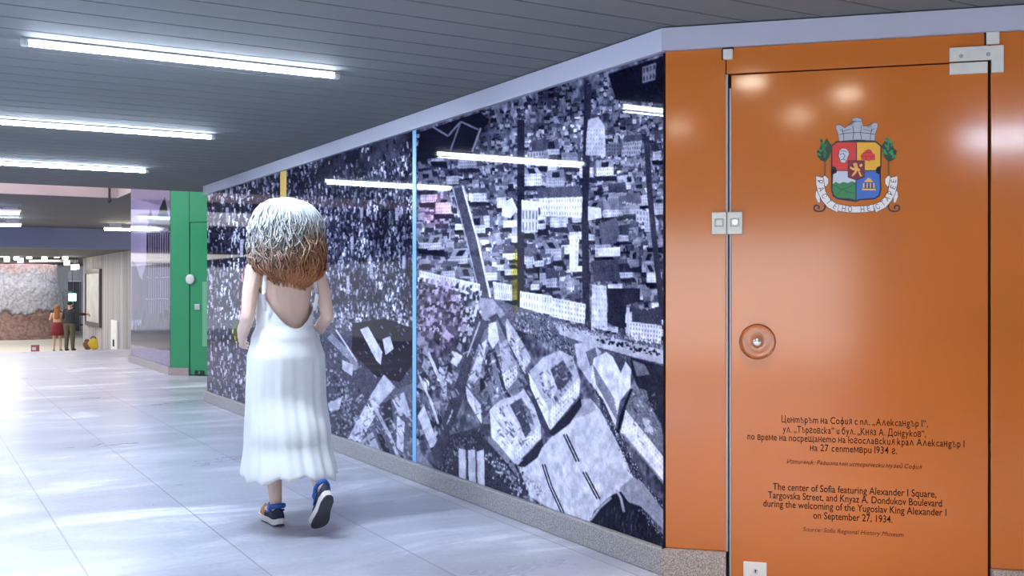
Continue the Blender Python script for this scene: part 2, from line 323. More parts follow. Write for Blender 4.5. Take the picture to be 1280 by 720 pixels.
# ------------------------------------------------------------------ canvas for the printed pictures
class Canvas:
    def __init__(s, x0, y0, x1, y1, k, seed=3):
        s.x0, s.y0, s.k = x0, y0, k; s.w = int((x1 - x0) * k); s.h = int((y1 - y0) * k)
        s.a = np.zeros((s.h, s.w)); s.rg = np.random.RandomState(seed)
    def poly(s, pts, val, tex=0.0, alpha=1.0):
        P = (np.array(pts, float) - (s.x0, s.y0)) * s.k
        lo = np.maximum(np.floor(P.min(0)).astype(int), 0); hi = np.minimum(np.ceil(P.max(0)).astype(int) + 1, (s.w, s.h))
        if hi[0] <= lo[0] or hi[1] <= lo[1]: return
        yy, xx = np.mgrid[lo[1]:hi[1], lo[0]:hi[0]]; xx = xx + 0.5; yy = yy + 0.5
        ins = np.zeros(xx.shape, bool); n = len(P)
        for i in range(n):
            (xa, ya), (xb, yb) = P[i], P[(i + 1) % n]
            if ya == yb: continue
            ins ^= ((ya > yy) != (yb > yy)) & (xx < (xb - xa) * (yy - ya) / (yb - ya) + xa)
        r = s.a[lo[1]:hi[1], lo[0]:hi[0]]
        v = val + (tex * s.rg.randn(*xx.shape) if tex else 0)
        r[ins] = (r * (1 - alpha) + v * alpha)[ins]
    def line(s, pts, wid, val, tex=0.0, alpha=1.0):
        for (xa, ya), (xb, yb) in zip(pts, pts[1:]):
            d = math.hypot(xb - xa, yb - ya) or 1; nx, ny = -(yb - ya) / d * wid / 2, (xb - xa) / d * wid / 2
            s.poly([(xa + nx, ya + ny), (xb + nx, yb + ny), (xb - nx, yb - ny), (xa - nx, ya - ny)], val, tex, alpha)
    def specks(s, pts, wid, n, lo, hi, sx=1.0, sy=1.4):
        seg = [(math.hypot(b[0] - a[0], b[1] - a[1]), a, b) for a, b in zip(pts, pts[1:])]; tot = sum(q[0] for q in seg)
        for _ in range(n):
            t = s.rg.rand() * tot
            for l, a, b in seg:
                if t <= l: break
                t -= l
            f = min(t / max(l, 1e-6), 1); x = a[0] + (b[0] - a[0]) * f + s.rg.randn() * wid / 3; y = a[1] + (b[1] - a[1]) * f + s.rg.randn() * wid / 3
            s.poly([(x, y), (x + sx, y), (x + sx, y + sy), (x, y + sy)], lo + (hi - lo) * s.rg.rand())
    def facade(s, q, val, nx, ny, dark=0.35, fx=0.55, fy=0.55):
        """quad q (tl, tr, br, bl) with a grid of windows"""
        s.poly(q, val, 0.03); tl, tr, br, bl = [np.array(p, float) for p in q]
        def at(u, v): return tuple((tl * (1 - u) + tr * u) * (1 - v) + (bl * (1 - u) + br * u) * v)
        for i in range(nx):
            for j in range(ny):
                u0, u1 = (i + 0.5 - fx / 2) / nx, (i + 0.5 + fx / 2) / nx; v0, v1 = (j + 0.5 - fy / 2) / ny, (j + 0.5 + fy / 2) / ny
                s.poly([at(u0, v0), at(u1, v0), at(u1, v1), at(u0, v1)], dark + 0.1 * s.rg.rand(), 0, 0.8)
    def noise(s, sx, sy, octv=4):
        """smooth value noise over the canvas, feature sizes in picture units"""
        out = np.zeros_like(s.a); amp = 1.0; tot = 0
        for o in range(octv):
            gx, gy = max(2, int(s.w / s.k / sx * 2 ** o) + 2), max(2, int(s.h / s.k / sy * 2 ** o) + 2)
            g = s.rg.rand(gy, gx); X = np.linspace(0, gx - 1.001, s.w); Y = np.linspace(0, gy - 1.001, s.h)
            xi, yi = X.astype(int), Y.astype(int); fx, fy = X - xi, (Y - yi)[:, None]; fx = fx * fx * (3 - 2 * fx); fy = fy * fy * (3 - 2 * fy)
            a = g[np.ix_(yi, xi)] * (1 - fx) + g[np.ix_(yi, xi + 1)] * fx; b = g[np.ix_(yi + 1, xi)] * (1 - fx) + g[np.ix_(yi + 1, xi + 1)] * fx
            out += amp * (a * (1 - fy) + b * fy); tot += amp; amp *= 0.6
        return out / tot
    def sample(s, x, y):
        X = np.clip((x - s.x0) * s.k - 0.5, 0, s.w - 1.001); Y = np.clip((y - s.y0) * s.k - 0.5, 0, s.h - 1.001)
        xi, yi = X.astype(int), Y.astype(int); fx, fy = X - xi, Y - yi; a = s.a
        return (a[yi, xi] * (1 - fx) + a[yi, xi + 1] * fx) * (1 - fy) + (a[yi + 1, xi] * (1 - fx) + a[yi + 1, xi + 1] * fx) * fy

def paint_city():
    c = Canvas(250, 50, 840, 700, 2.0, 11); rg = c.rg; U = rg.uniform
    n1 = c.noise(14, 22, 4); n2 = c.noise(5, 9, 3)
    yy, xx = np.mgrid[0:c.h, 0:c.w]; X = c.x0 + xx / c.k; Y = c.y0 + yy / c.k
    c.a = 0.16 + 0.34 * n1 * n2 * 2
    # dark parks at the top edge
    # small houses, painted from the far ones (top) to the near ones
    items = []
    for _ in range(4200):
        x = U(512, 838); y = U(70, 410); items.append((y, x))
    items.sort()
    for y, x in items:
        ytop = 65 - 0.3136 * (x - 832)
        if y < ytop + 2: continue
        s = 0.55 + 0.75 * (y - 60) / 350.0
        dens = 0.45 if y < ytop + 45 else 1.0
        if rg.rand() > dens: continue
        wd = U(3, 11) * s; h = U(3, 12) * s; k = U(-2, 2)
        roof = U(0.14, 0.56); fac = rg.choice([0.2, 0.34, 0.46, 0.58, 0.68, 0.76])
        if y < ytop + 45: roof *= 0.5; fac *= 0.7
        rh = U(2, 7) * s
        c.poly([(x + k, y - rh), (x + wd * 0.9 + k, y - rh - 1), (x + wd, y), (x, y + 0.5)], roof, 0.03)
        c.poly([(x, y), (x + wd, y), (x + wd * 0.97, y + h * 0.7), (x, y + h * 0.75)], fac, 0.04)
        if wd > 4:
            for i in range(int(wd / 2)): 
                for j in range(max(1, int(h / 4))):
                    if rg.rand() < 0.7: c.poly([(x + 0.7 + i * 2, y + 1 + j * 3), (x + 1.5 + i * 2, y + 1 + j * 3), (x + 1.5 + i * 2, y + 2.2 + j * 3), (x + 0.7 + i * 2, y + 2.2 + j * 3)], fac * 0.45, 0, 0.8)
        if rg.rand() < 0.5: c.poly([(x, y + h * 0.75), (x + wd, y + h * 0.7), (x + wd + 1, y + h), (x, y + h + 1)], 0.1, 0.02, 0.8)
    big = sorted([(U(185, 400), U(522, 826)) for _ in range(95)])
    for y, x in big:
        wd, h, rh = U(10, 24), U(6, 15), U(5, 12); k = U(-5, 5); fac = U(0.55, 0.84); roof = U(0.22, 0.52)
        c.poly([(x - 2, y + h), (x + wd + 3, y + h), (x + wd + 5, y + h + U(3, 9)), (x, y + h + 6)], U(0.08, 0.2), 0.03)
        c.poly([(x + k, y - rh), (x + wd + k - 2, y - rh - U(-1, 3)), (x + wd, y), (x, y + 1)], roof, 0.05)
        if rg.rand() < 0.5: c.poly([(x + k + wd * 0.3, y - rh * 0.8), (x + k + wd * 0.7, y - rh * 0.85), (x + wd * 0.7, y - 1), (x + wd * 0.3, y - 1)], 0.14, 0.04)
        c.facade([(x, y), (x + wd, y - U(0, 1.5)), (x + wd, y + h - 1), (x, y + h)], fac, int(wd / 2.2), max(1, int(h / 4)), fac * 0.5, 0.45, 0.5)
        if rg.rand() < 0.4: c.poly([(x + wd, y - 1), (x + wd + 4, y - 4), (x + wd + 4, y + h - 5), (x + wd, y + h - 1)], fac * 0.5, 0.03)
    n3 = c.noise(40, 55, 3); c.a = c.a * np.where(X > 519, 0.55 + 0.95 * n3, 1.0)
    # dark top corner park with pale paths
    c.poly([(525, 165), (600, 140), (612, 150), (590, 185), (575, 195), (520, 200)], 0.10, 0.03)
    c.line([(540, 158), (560, 170), (576, 152), (598, 162)], 2.2, 0.45); c.line([(576, 152), (563, 188)], 2, 0.4); c.line([(601, 160), (590, 190)], 2.5, 0.5)
    c.poly([(760, 92), (831, 70), (831, 130), (770, 125)], 0.09, 0.03)
    c.facade([(803, 84), (820, 78), (819, 100), (803, 104)], 0.45, 4, 2, 0.15)
    # streets going up
    c.line([(651, 150), (651, 385)], 9, 0.17, 0.04); c.line([(735, 105), (733, 200), (731, 260), (733, 402)], 9, 0.19, 0.04)
    c.line([(808, 170), (812, 240), (818, 300), (829, 400)], 7, 0.22, 0.04)
    c.line([(572, 235), (590, 300), (607, 375)], 11, 0.28, 0.05); c.line([(578, 232), (597, 300), (613, 372)], 2.5, 0.78, 0.06); c.line([(566, 235), (583, 300), (600, 370)], 1.5, 0.6)
    def detail(x0, y0, x1, y1, n, ang, smax):
        for _ in range(n):
            x, y = U(x0, x1), U(y0, y1); a = math.radians(ang + U(-14, 14) + (90 if rg.rand() < 0.3 else 0)); l, wd = U(2, smax), U(0.8, smax * 0.35); ca_, sa = math.cos(a), math.sin(a)
            c.poly([(x, y), (x + l * ca_, y + l * sa), (x + l * ca_ - wd * sa, y + l * sa + wd * ca_), (x - wd * sa, y + wd * ca_)], rg.choice([0.12, 0.22, 0.34, 0.56, 0.7, 0.8]), 0.03, 0.55)
    # notable pale buildings
    c.poly([(735, 150), (748, 146), (756, 158), (757, 195), (732, 194)], 0.70, 0.04); c.facade([(734, 160), (755, 160), (754, 194), (732, 194)], 0.74, 6, 6, 0.5, 0.4, 0.4)
    c.facade([(779, 178), (802, 176), (800, 193), (777, 194)], 0.66, 8, 3, 0.3); c.poly([(780, 170), (803, 167), (802, 176), (779, 178)], 0.30, 0.04)
    c.facade([(757, 180), (777, 180), (777, 193), (757, 194)], 0.42, 6, 3, 0.2)
    c.facade([(659, 190), (680, 189), (680, 196), (659, 198)], 0.6, 6, 1, 0.25); c.poly([(666, 176), (681, 172), (683, 188), (664, 190)], 0.30, 0.03)
    c.facade([(652, 250), (673, 252), (673, 262), (652, 262)], 0.86, 3, 1, 0.75); c.facade([(652, 262), (673, 262), (672, 290), (652, 290)], 0.74, 5, 2, 0.3, 0.4, 0.75)
    c.poly([(670, 235), (726, 232), (728, 247), (674, 250)], 0.33, 0.05); c.facade([(674, 248), (728, 246), (727, 272), (676, 270)], 0.86, 16, 3, 0.5, 0.4, 0.5)
    c.poly([(628, 254), (640, 247), (647, 262), (638, 273), (627, 270)], 0.80, 0.03)
    c.poly([(748, 280), (770, 272), (775, 290), (770, 304), (752, 306)], 0.34, 0.05); c.facade([(747, 310), (775, 309), (775, 320), (748, 320)], 0.82, 7, 1, 0.7); c.poly([(740, 326), (772, 324), (776, 352), (742, 352)], 0.27, 0.05)
    c.poly([(735, 258), (751, 260), (752, 272), (735, 276)], 0.82, 0.03); c.facade([(712, 295), (724, 298), (722, 340), (712, 340)], 0.85, 2, 6, 0.7)
    c.poly([(773, 246), (800, 240), (802, 254), (774, 258)], 0.40, 0.05); c.specks([(778, 252), (796, 256)], 3, 30, 0.6, 0.9)
    c.facade([(795, 262), (811, 264), (811, 278), (795, 277)], 0.76, 4, 2, 0.4)
    c.facade([(740, 356), (758, 358), (759, 412), (739, 412)], 0.78, 5, 8, 0.55, 0.4, 0.4); c.poly([(760, 360), (800, 360), (800, 376), (783, 382), (781, 412), (760, 404)], 0.17, 0.03)
    c.poly([(790, 384), (806, 388), (826, 382), (827, 406), (790, 404)], 0.24, 0.04); c.facade([(787, 402), (827, 407), (826, 430), (786, 424)], 0.80, 11, 4, 0.4, 0.45, 0.5); c.line([(785, 384), (785, 420)], 4, 0.7)
    # long row of white fronts above the boulevard
    c.facade([(524, 338), (600, 355), (600, 372), (524, 350)], 0.80, 22, 2, 0.5, 0.4, 0.5)
    c.facade([(616, 352), (640, 356), (640, 376), (618, 374)], 0.80, 8, 2, 0.5, 0.4, 0.6)
    c.facade([(650, 364), (690, 370), (690, 394), (650, 384)], 0.86, 12, 2, 0.5, 0.4, 0.6); c.facade([(690, 372), (732, 380), (731, 405), (690, 396)], 0.84, 11, 4, 0.5, 0.45, 0.5)
    # crowd strip and the boulevard
    c.poly([(612, 372), (650, 384), (740, 412), (832, 436), (832, 456), (780, 448), (720, 440), (640, 410), (612, 392)], 0.36, 0.10)
    c.poly([(690, 402), (740, 416), (830, 438), (830, 455), (790, 446), (740, 432), (700, 418)], 0.66, 0.05)
    c.specks([(650, 392), (700, 406), (740, 414), (829, 432)], 9, 420, 0.05, 0.75, 1.3, 1.6); c.specks([(640, 400), (700, 428), (740, 446)], 12, 360, 0.08, 0.7, 1.5, 2)
    c.specks([(745, 424), (825, 442)], 5, 60, 0.06, 0.2, 3, 2); c.line([(720, 428), (760, 438), (830, 458)], 1.5, 0.25)
    c.poly([(600, 372), (616, 374), (632, 392), (620, 402), (604, 400), (598, 388)], 0.55, 0.06)
    # quarter on the left of the crossing
    for _ in range(420):
        x = U(519, 600); y = U(352, 425) + (x - 560) * 0.15; v = rg.choice([0.1, 0.2, 0.35, 0.55, 0.75]); s = U(1.5, 4)
        c.poly([(x, y), (x + s, y - 1), (x + s * 0.8, y + s * 1.6), (x - 1, y + s * 1.4)], v, 0.03)
    for _ in range(60):
        x = U(520, 585); y = U(400, 560)
        if x > 598 - (y - 400) * 0.28: continue
        h = U(6, 20); v = rg.choice([0.08, 0.15, 0.3, 0.55, 0.72, 0.82])
        c.poly([(x, y), (x + U(4, 9), y + h * 0.3), (x + U(2, 6), y + h), (x - U(2, 5), y + h * 0.6)], v, 0.05)
    c.line([(524, 470), (538, 500), (548, 530)], 3, 0.72); c.line([(535, 440), (548, 470), (556, 480)], 4, 0.75)
    # the two diagonal streets of the wedge
    c.line([(604, 400), (590, 440), (574, 490), (548, 560)], 15, 0.26, 0.05); c.line([(600, 402), (584, 446)], 2, 0.65); c.line([(566, 512), (546, 566)], 2, 0.7)
    c.line([(616, 394), (640, 440), (664, 490), (690, 545)], 12, 0.25, 0.05)
    c.poly([(606, 412), (622, 400), (640, 440), (660, 480), (640, 500), (612, 530), (604, 530), (582, 492), (590, 452)], 0.44, 0.07)
    c.poly([(611, 405), (620, 402), (624, 425), (616, 436), (610, 424)], 0.80, 0.05)
    c.poly([(603, 428), (609, 424), (600, 470), (588, 486), (583, 480)], 0.76, 0.04); c.facade([(582, 482), (601, 506), (602, 530), (584, 500)], 0.84, 4, 5, 0.66, 0.4, 0.4)
    c.poly([(600, 474), (608, 468), (606, 486), (600, 490)], 0.12); c.poly([(604, 450), (612, 436), (616, 470), (608, 480)], 0.20, 0.06); c.poly([(602, 506), (612, 494), (616, 510), (604, 524)], 0.3, 0.05)
    for i in range(9): c.poly([(604 + i * 2, 446 + i * 5), (607 + i * 2, 444 + i * 5), (606 + i * 2, 452 + i * 5)], U(0.1, 0.85))
    c.poly([(624, 432), (632, 424), (646, 455), (640, 470), (628, 466)], 0.62, 0.05); c.facade([(627, 468), (646, 456), (646, 474), (629, 492)], 0.76, 6, 3, 0.4, 0.5, 0.45); c.line([(618, 440), (630, 486), (640, 500)], 4, 0.18, 0.03)
    c.poly([(634, 398), (656, 432), (664, 448), (657, 462), (644, 432), (632, 404)], 0.64, 0.05); c.facade([(632, 402), (656, 450), (657, 470), (634, 424)], 0.74, 9, 2, 0.5, 0.4, 0.4)
    detail(586, 420, 660, 520, 240, 58, 9)
    # open square
    c.poly([(640, 580), (672, 566), (688, 548), (700, 535), (718, 508), (726, 500), (738, 498), (750, 512), (764, 538), (778, 566), (794, 594), (804, 602), (780, 612), (760, 630), (740, 660), (700, 645), (655, 615)], 0.74, 0.025)
    c.poly([(712, 516), (724, 500), (738, 498), (746, 512), (730, 520), (714, 524)], 0.60, 0.04)
    for _ in range(150):
        x = U(660, 750); y = U(575, 650); c.line([(x, y), (x + 1.5, y + U(4, 9))], 1.2, 0.86, 0, 0.6)
    # block left of the square and the middle block
    c.poly([(612, 512), (626, 500), (646, 494), (655, 486), (668, 508), (676, 532), (676, 548), (644, 582), (614, 546)], 0.72, 0.05)
    c.poly([(637, 506), (652, 497), (664, 538), (657, 548), (650, 530)], 0.28, 0.06); c.poly([(652, 498), (662, 512), (668, 532), (660, 528)], 0.45, 0.05)
    c.facade([(612, 514), (642, 560), (643, 580), (615, 546)], 0.86, 10, 3, 0.7, 0.3, 0.4); c.facade([(643, 562), (676, 530), (676, 546), (645, 580)], 0.82, 10, 3, 0.55, 0.4, 0.4)
    c.poly([(620, 515), (634, 510), (648, 532), (648, 555), (640, 556)], 0.80, 0.05)
    c.poly([(646, 583), (678, 547), (679, 556), (672, 572), (656, 584)], 0.17, 0.04)
    c.poly([(610, 545), (620, 552), (648, 585), (662, 615), (654, 612), (632, 588), (610, 556)], 0.50, 0.06); c.line([(644, 580), (660, 618)], 3, 0.2, 0.05)
    c.poly([(662, 464), (680, 446), (700, 438), (716, 446), (726, 476), (724, 494), (688, 538), (684, 528)], 0.66, 0.06)
    c.poly([(688, 462), (704, 450), (716, 470), (704, 486), (694, 488)], 0.30, 0.09); c.poly([(676, 470), (688, 462), (697, 486), (690, 498)], 0.74, 0.04)
    c.facade([(661, 466), (686, 512), (687, 537), (663, 484)], 0.86, 10, 4, 0.72, 0.3, 0.4); c.facade([(687, 514), (724, 472), (724, 494), (688, 537)], 0.84, 12, 4, 0.5, 0.4, 0.4)
    c.poly([(686, 541), (726, 496), (727, 508), (712, 530), (692, 545)], 0.15, 0.04)
    detail(622, 500, 668, 560, 90, 58, 8); detail(672, 450, 718, 505, 90, 58, 8); detail(722, 430, 742, 460, 40, 58, 7)
    # crowd around the square
    for ln in ([(741, 470), (752, 500), (768, 536), (784, 570), (792, 590), (806, 612), (831, 634)],): c.line(ln, 7, 0.22, 0.06); c.specks(ln, 8, 380, 0.03, 0.8, 1.2, 1.6)
    c.specks([(646, 585), (680, 620)], 8, 60, 0.2, 0.5)
    for a, b in (((706, 543), (722, 577)), ((730, 590), (748, 624)), ):
        for o in (-1.5, 2.0): c.line([(a[0] + o, a[1]), (b[0] + o, b[1])], 1.7, 0.07)
    for o in (-1.4, 1.8): c.line([(679 + o, 580), (688 + o, 608), (700 + o, 634), (705 + o, 645)], 1.5, 0.08)
    # large pale block on the right
    c.poly([(718, 430), (738, 426), (752, 440), (742, 452), (738, 480), (722, 456)], 0.66, 0.06); c.poly([(732, 440), (744, 434), (748, 450), (738, 458)], 0.38, 0.05)
    c.poly([(742, 448), (758, 440), (766, 446), (776, 466), (782, 452), (789, 462), (788, 484), (776, 500), (770, 535), (754, 500), (738, 478)], 0.80, 0.03)
    c.poly([(766, 446), (772, 440), (781, 452), (776, 466)], 0.3, 0.04)
    for i in range(7): c.line([(741 + i * 0.6, 456 + i * 3.6), (768 + i * 1.0, 500 + i * 5.0)], 1.1, 0.40)
    c.line([(776, 500), (770, 534)], 2, 0.35); c.line([(790, 486), (780, 512), (772, 540)], 4.5, 0.13)
    c.poly([(788, 446), (830, 458), (830, 545), (822, 530), (812, 502), (796, 482), (790, 466)], 0.16, 0.04); c.poly([(790, 450), (806, 456), (812, 468), (796, 470)], 0.42, 0.06)
    c.poly([(792, 484), (808, 488), (812, 506), (826, 530), (829, 545), (822, 562), (800, 544), (782, 510)], 0.44, 0.10); c.poly([(803, 522), (814, 526), (817, 540), (806, 540)], 0.72, 0.06)
    c.facade([(782, 512), (830, 572), (830, 606), (776, 540)], 0.84, 16, 5, 0.6, 0.35, 0.35); c.line([(778, 542), (830, 604)], 2, 0.5)
    detail(790, 490, 822, 552, 70, 55, 7)
    # bottom right: pavement and dark trees
    c.poly([(774, 610), (792, 596), (804, 604), (831, 640), (831, 664), (800, 632), (782, 626)], 0.56, 0.05)
    c.poly([(734, 662), (742, 640), (756, 626), (766, 618), (776, 614), (786, 628), (802, 634), (831, 672), (831, 695), (780, 680)], 0.12, 0.03)
    for _ in range(160):
        x = U(742, 828); y = 622 + abs(x - 775) * 0.6 + U(4, 40); c.line([(x, y), (x - 0.5, y + U(3, 9))], 1.4, U(0.1, 0.36), 0, 0.6)
    c.line([(738, 650), (750, 634), (764, 622)], 3, 0.6, 0.1); c.line([(770, 612), (776, 622), (780, 640)], 3, 0.6); c.specks([(800, 634), (829, 672)], 5, 60, 0.3, 0.7)
    # bottom middle: white sheds among trees
    c.poly([(548, 560), (560, 545), (590, 536), (606, 548), (630, 575), (655, 605), (660, 620), (600, 620), (550, 595)], 0.22, 0.08)
    for x0 in (573, 585, 596): c.poly([(x0, 560 + (x0 - 573) * 0.2), (x0 + 9, 562), (x0 + 10, 612), (x0 + 1, 606)], 0.76, 0.04)
    for x0 in (583, 595): c.line([(x0, 562), (x0 + 1, 612)], 1.4, 0.3)
    c.specks([(550, 590), (570, 555), (600, 545)], 14, 160, 0.06, 0.5, 2, 2.5); c.specks([(612, 570), (650, 612)], 16, 180, 0.08, 0.8, 2.2, 2.8)
    # left part: thick small roofs, upright specks
    c.poly([(250, 200), (519, 130), (519, 420), (250, 420)], 0.20, 0.03)
    its = sorted([(U(165, 425), U(252, 519)) for _ in range(8500)])
    for y, x in its:
        ytop = 65 - 0.3136 * (x - 832)
        if x > 395 and y < ytop + 26 and rg.rand() < 0.8: continue
        s = U(0.4, 1.3); v = rg.choice([0.07, 0.10, 0.16, 0.25, 0.32, 0.42, 0.55, 0.68]); h = U(3, 8) * s
        if x < 320: h *= 1.3; v = rg.choice([0.06, 0.1, 0.2, 0.6, 0.8])
        dx = U(-1.5, 1.5)
        c.poly([(x, y), (x + 1.8 * s, y - 0.6), (x + 1.8 * s + dx, y + h), (x + dx, y + h)], v, 0.03)
    n4 = c.noise(22, 30, 3); c.a = c.a * np.where((X < 519) & (Y < 425), np.clip(0.25 + 1.5 * n4, 0.3, 1.5), 1.0)
    for x, y, hh in ((450, 260, 18), (494, 260, 22), (438, 296, 22), (433, 345, 32), (462, 330, 26), (503, 320, 22), (300, 300, 30), (282, 260, 26)):
        c.facade([(x, y), (x + 4, y - 1), (x + 4, y + hh * 0.7), (x, y + hh * 0.7)], 0.62, 2, 5, 0.4, 0.4, 0.5)
    c.line([(285, 300), (325, 262)], 1.6, 0.55, 0.08, 0.6)
    # lower left, with the dark park and the pale wedge block
    c.poly([(250, 400), (519, 400), (519, 590), (430, 560), (250, 510)], 0.27, 0.07)
    c.specks([(255, 410), (300, 500)], 60, 500, 0.05, 0.8, 1.4, 5); c.specks([(410, 400), (520, 400)], 26, 260, 0.06, 0.8, 2.4, 3.5)
    c.poly([(440, 404), (480, 398), (516, 410), (518, 452), (500, 478), (470, 470), (440, 440)], 0.10, 0.03)
    detail(440, 402, 516, 470, 60, 60, 5); detail(258, 430, 440, 560, 520, 75, 6)
    c.poly([(450, 412), (460, 408), (478, 440), (476, 456), (470, 450)], 0.74, 0.06); c.poly([(478, 424), (488, 420), (492, 436), (482, 444)], 0.70, 0.06); c.line([(412, 420), (440, 448), (446, 462)], 9, 0.5, 0.08); c.line([(420, 412), (446, 452)], 2, 0.75)
    c.specks([(414, 470), (440, 540)], 26, 240, 0.08, 0.62, 2.4, 3); c.poly([(428, 450), (442, 456), (440, 470), (428, 462)], 0.66, 0.05); c.poly([(410, 504), (428, 496), (424, 512), (412, 514)], 0.66, 0.05)
    c.poly([(480, 468), (498, 486), (518, 478), (519, 586), (470, 580), (432, 552), (452, 512)], 0.36, 0.06)
    c.poly([(480, 468), (494, 484), (474, 506), (462, 496)], 0.70, 0.05); c.facade([(462, 497), (476, 508), (446, 560), (433, 552)], 0.76, 3, 7, 0.5, 0.4, 0.4)
    c.poly([(476, 508), (488, 498), (492, 528), (482, 536)], 0.14, 0.04); c.line([(464, 502), (486, 542), (500, 576)], 4, 0.68, 0.05); c.poly([(490, 500), (505, 490), (514, 520), (500, 520)], 0.68, 0.06)
    c.poly([(496, 520), (506, 528), (504, 566), (496, 560)], 0.74, 0.05); c.poly([(450, 552), (466, 540), (480, 575), (462, 574)], 0.62, 0.06); c.poly([(470, 540), (478, 544), (490, 572), (482, 574)], 0.12, 0.03)
    detail(440, 490, 516, 578, 220, 62, 9); detail(521, 430, 570, 570, 220, 70, 10)
    c.facade([(522, 520), (538, 560), (548, 556), (530, 506)], 0.74, 3, 6, 0.5, 0.35, 0.4); c.poly([(519, 556), (534, 575), (545, 588), (519, 584)], 0.48, 0.06); c.poly([(538, 566), (552, 540), (566, 520), (552, 580)], 0.26, 0.05)
    # grain, soft wide tone
    c.a = c.a * (0.80 + 0.4 * n2) + 0.07 * (n1 - 0.5)
    c.a = np.clip(c.a + 0.025 * rg.randn(*c.a.shape), 0.02, 0.95)
    a = c.a.copy(); a[1:-1, 1:-1] = 0.5 * a[1:-1, 1:-1] + 0.125 * (a[:-2, 1:-1] + a[2:, 1:-1] + a[1:-1, :-2] + a[1:-1, 2:]); c.a = a
    return c

def print_mesh(name, verts, cols, nx, ny, m, parent):
    """grid of nx by ny points carrying the printed picture as a colour attribute"""
    me = bpy.data.meshes.new(name)
    i = np.arange(nx - 1)[None, :] + np.arange(ny - 1)[:, None] * nx
    F = np.stack([i, i + nx, i + nx + 1, i + 1], -1).reshape(-1, 4)
    me.vertices.add(nx * ny); me.vertices.foreach_set('co', verts.astype(np.float32).ravel())
    me.loops.add(F.size); me.loops.foreach_set('vertex_index', F.astype(np.int32).ravel())
    me.polygons.add(len(F)); me.polygons.foreach_set('loop_start', np.arange(0, F.size, 4, dtype=np.int32)); me.polygons.foreach_set('loop_total', np.full(len(F), 4, np.int32))
    me.update(calc_edges=True)
    at = me.attributes.new('print', 'FLOAT_COLOR', 'POINT'); at.data.foreach_set('color', np.concatenate([cols, np.ones((len(cols), 1))], 1).astype(np.float32).ravel())
    me.materials.append(m); o = bpy.data.objects.new(name, me); C.objects.link(o); o.parent = parent; return o

def to_pix(x, y, z):
    s, co = math.sin(YAW), math.cos(YAW); d = x * s + y * co; u = x * co - y * s
    return 640 + FPX * u / d, 360 - FPX * (z - EYE) / d

def lin(c): return np.where(c <= 0.04045, c / 12.92, ((c + 0.055) / 1.055) ** 2.4)

# ------------------------------------------------------------------ the long mural of the city from the air
mural = thing('photo_mural', 'long glossy black and white aerial city photograph mural beside the orange door', 'mural', (AX, AY, 0.116))
cv = paint_city()
Z0, Z1, Y0, Y1 = 0.118, 2.277, AY + 0.012, 11.66
nx, ny = 900, 420
# columns closer together at the near end
k = np.linspace(0, 1, nx); ys = 1.0 / ((1 - k) / (Y0 + 1.6) + k / (Y1 + 1.6)) - 1.6
zs = np.linspace(Z0, Z1, ny)
YY, ZZ = np.meshgrid(ys, zs); XX = np.full_like(YY, AX)
pu, pv = to_pix(XX.ravel(), YY.ravel(), ZZ.ravel())
g = cv.sample(pu, pv); g = np.clip((g - 0.09) * 1.24, 0.0, 1)
col = np.stack([0.028 + 0.96 * g, 0.033 + 0.96 * g, 0.115 + 0.96 * g], -1)
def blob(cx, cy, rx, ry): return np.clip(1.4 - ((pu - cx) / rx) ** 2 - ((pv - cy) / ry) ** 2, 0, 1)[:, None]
for (cx, cy, rx, ry, tint) in ((548, 395, 34, 46, (0.84, 0.74, 0.82)), (545, 262, 20, 24, (1.05, 0.86, 0.92)), (645, 350, 6, 40, (1.0, 0.92, 0.35)), (309, 372, 12, 44, (1.0, 0.62, 0.70)), (296, 415, 6, 14, (1.1, 1.1, 0.4))):  # reddish and yellow tints blended over oval patches of the print
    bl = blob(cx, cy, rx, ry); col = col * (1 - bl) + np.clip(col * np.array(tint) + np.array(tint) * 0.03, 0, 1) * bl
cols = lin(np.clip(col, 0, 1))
V = np.stack([XX.ravel() - AX, YY.ravel() - AY, ZZ.ravel() - 0.116], -1)
M['print'] = print_material('printed_photograph_under_glass', 0.03, 1.19)
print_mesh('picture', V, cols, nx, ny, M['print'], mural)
bm = BM(); bm_box(bm, (0.004, 0.014, 0.003), (0.027, Y1 - AY, 2.160)); obj('backing_board', bm, M['black'], mural)
M['blue'] = mat('sky_blue_strip', (0.20, 0.47, 0.85), 0.3); M['yellow'] = mat('yellow_strip', (0.80, 0.50, 0.05), 0.3)
def ray_y(px):  # where the sight line through column px meets the mural
    u = (px - 640) / FPX; return AX * (math.cos(YAW) - u * math.sin(YAW)) / (math.sin(YAW) + u * math.cos(YAW))
for nm, xa, xb, mm in (('blue_strip', 516.2, 520.6, 'blue'), ('yellow_strip', 350.6, 358.2, 'yellow')):
    bm = BM(); bm_box(bm, (-0.003, ray_y(xb) - AY, 0.003), (-0.0005, ray_y(xa) - AY, 2.160)); obj(nm, bm, M[mm], mural)['label'] = nm.split('_')[0] + ' upright strip across the mural'

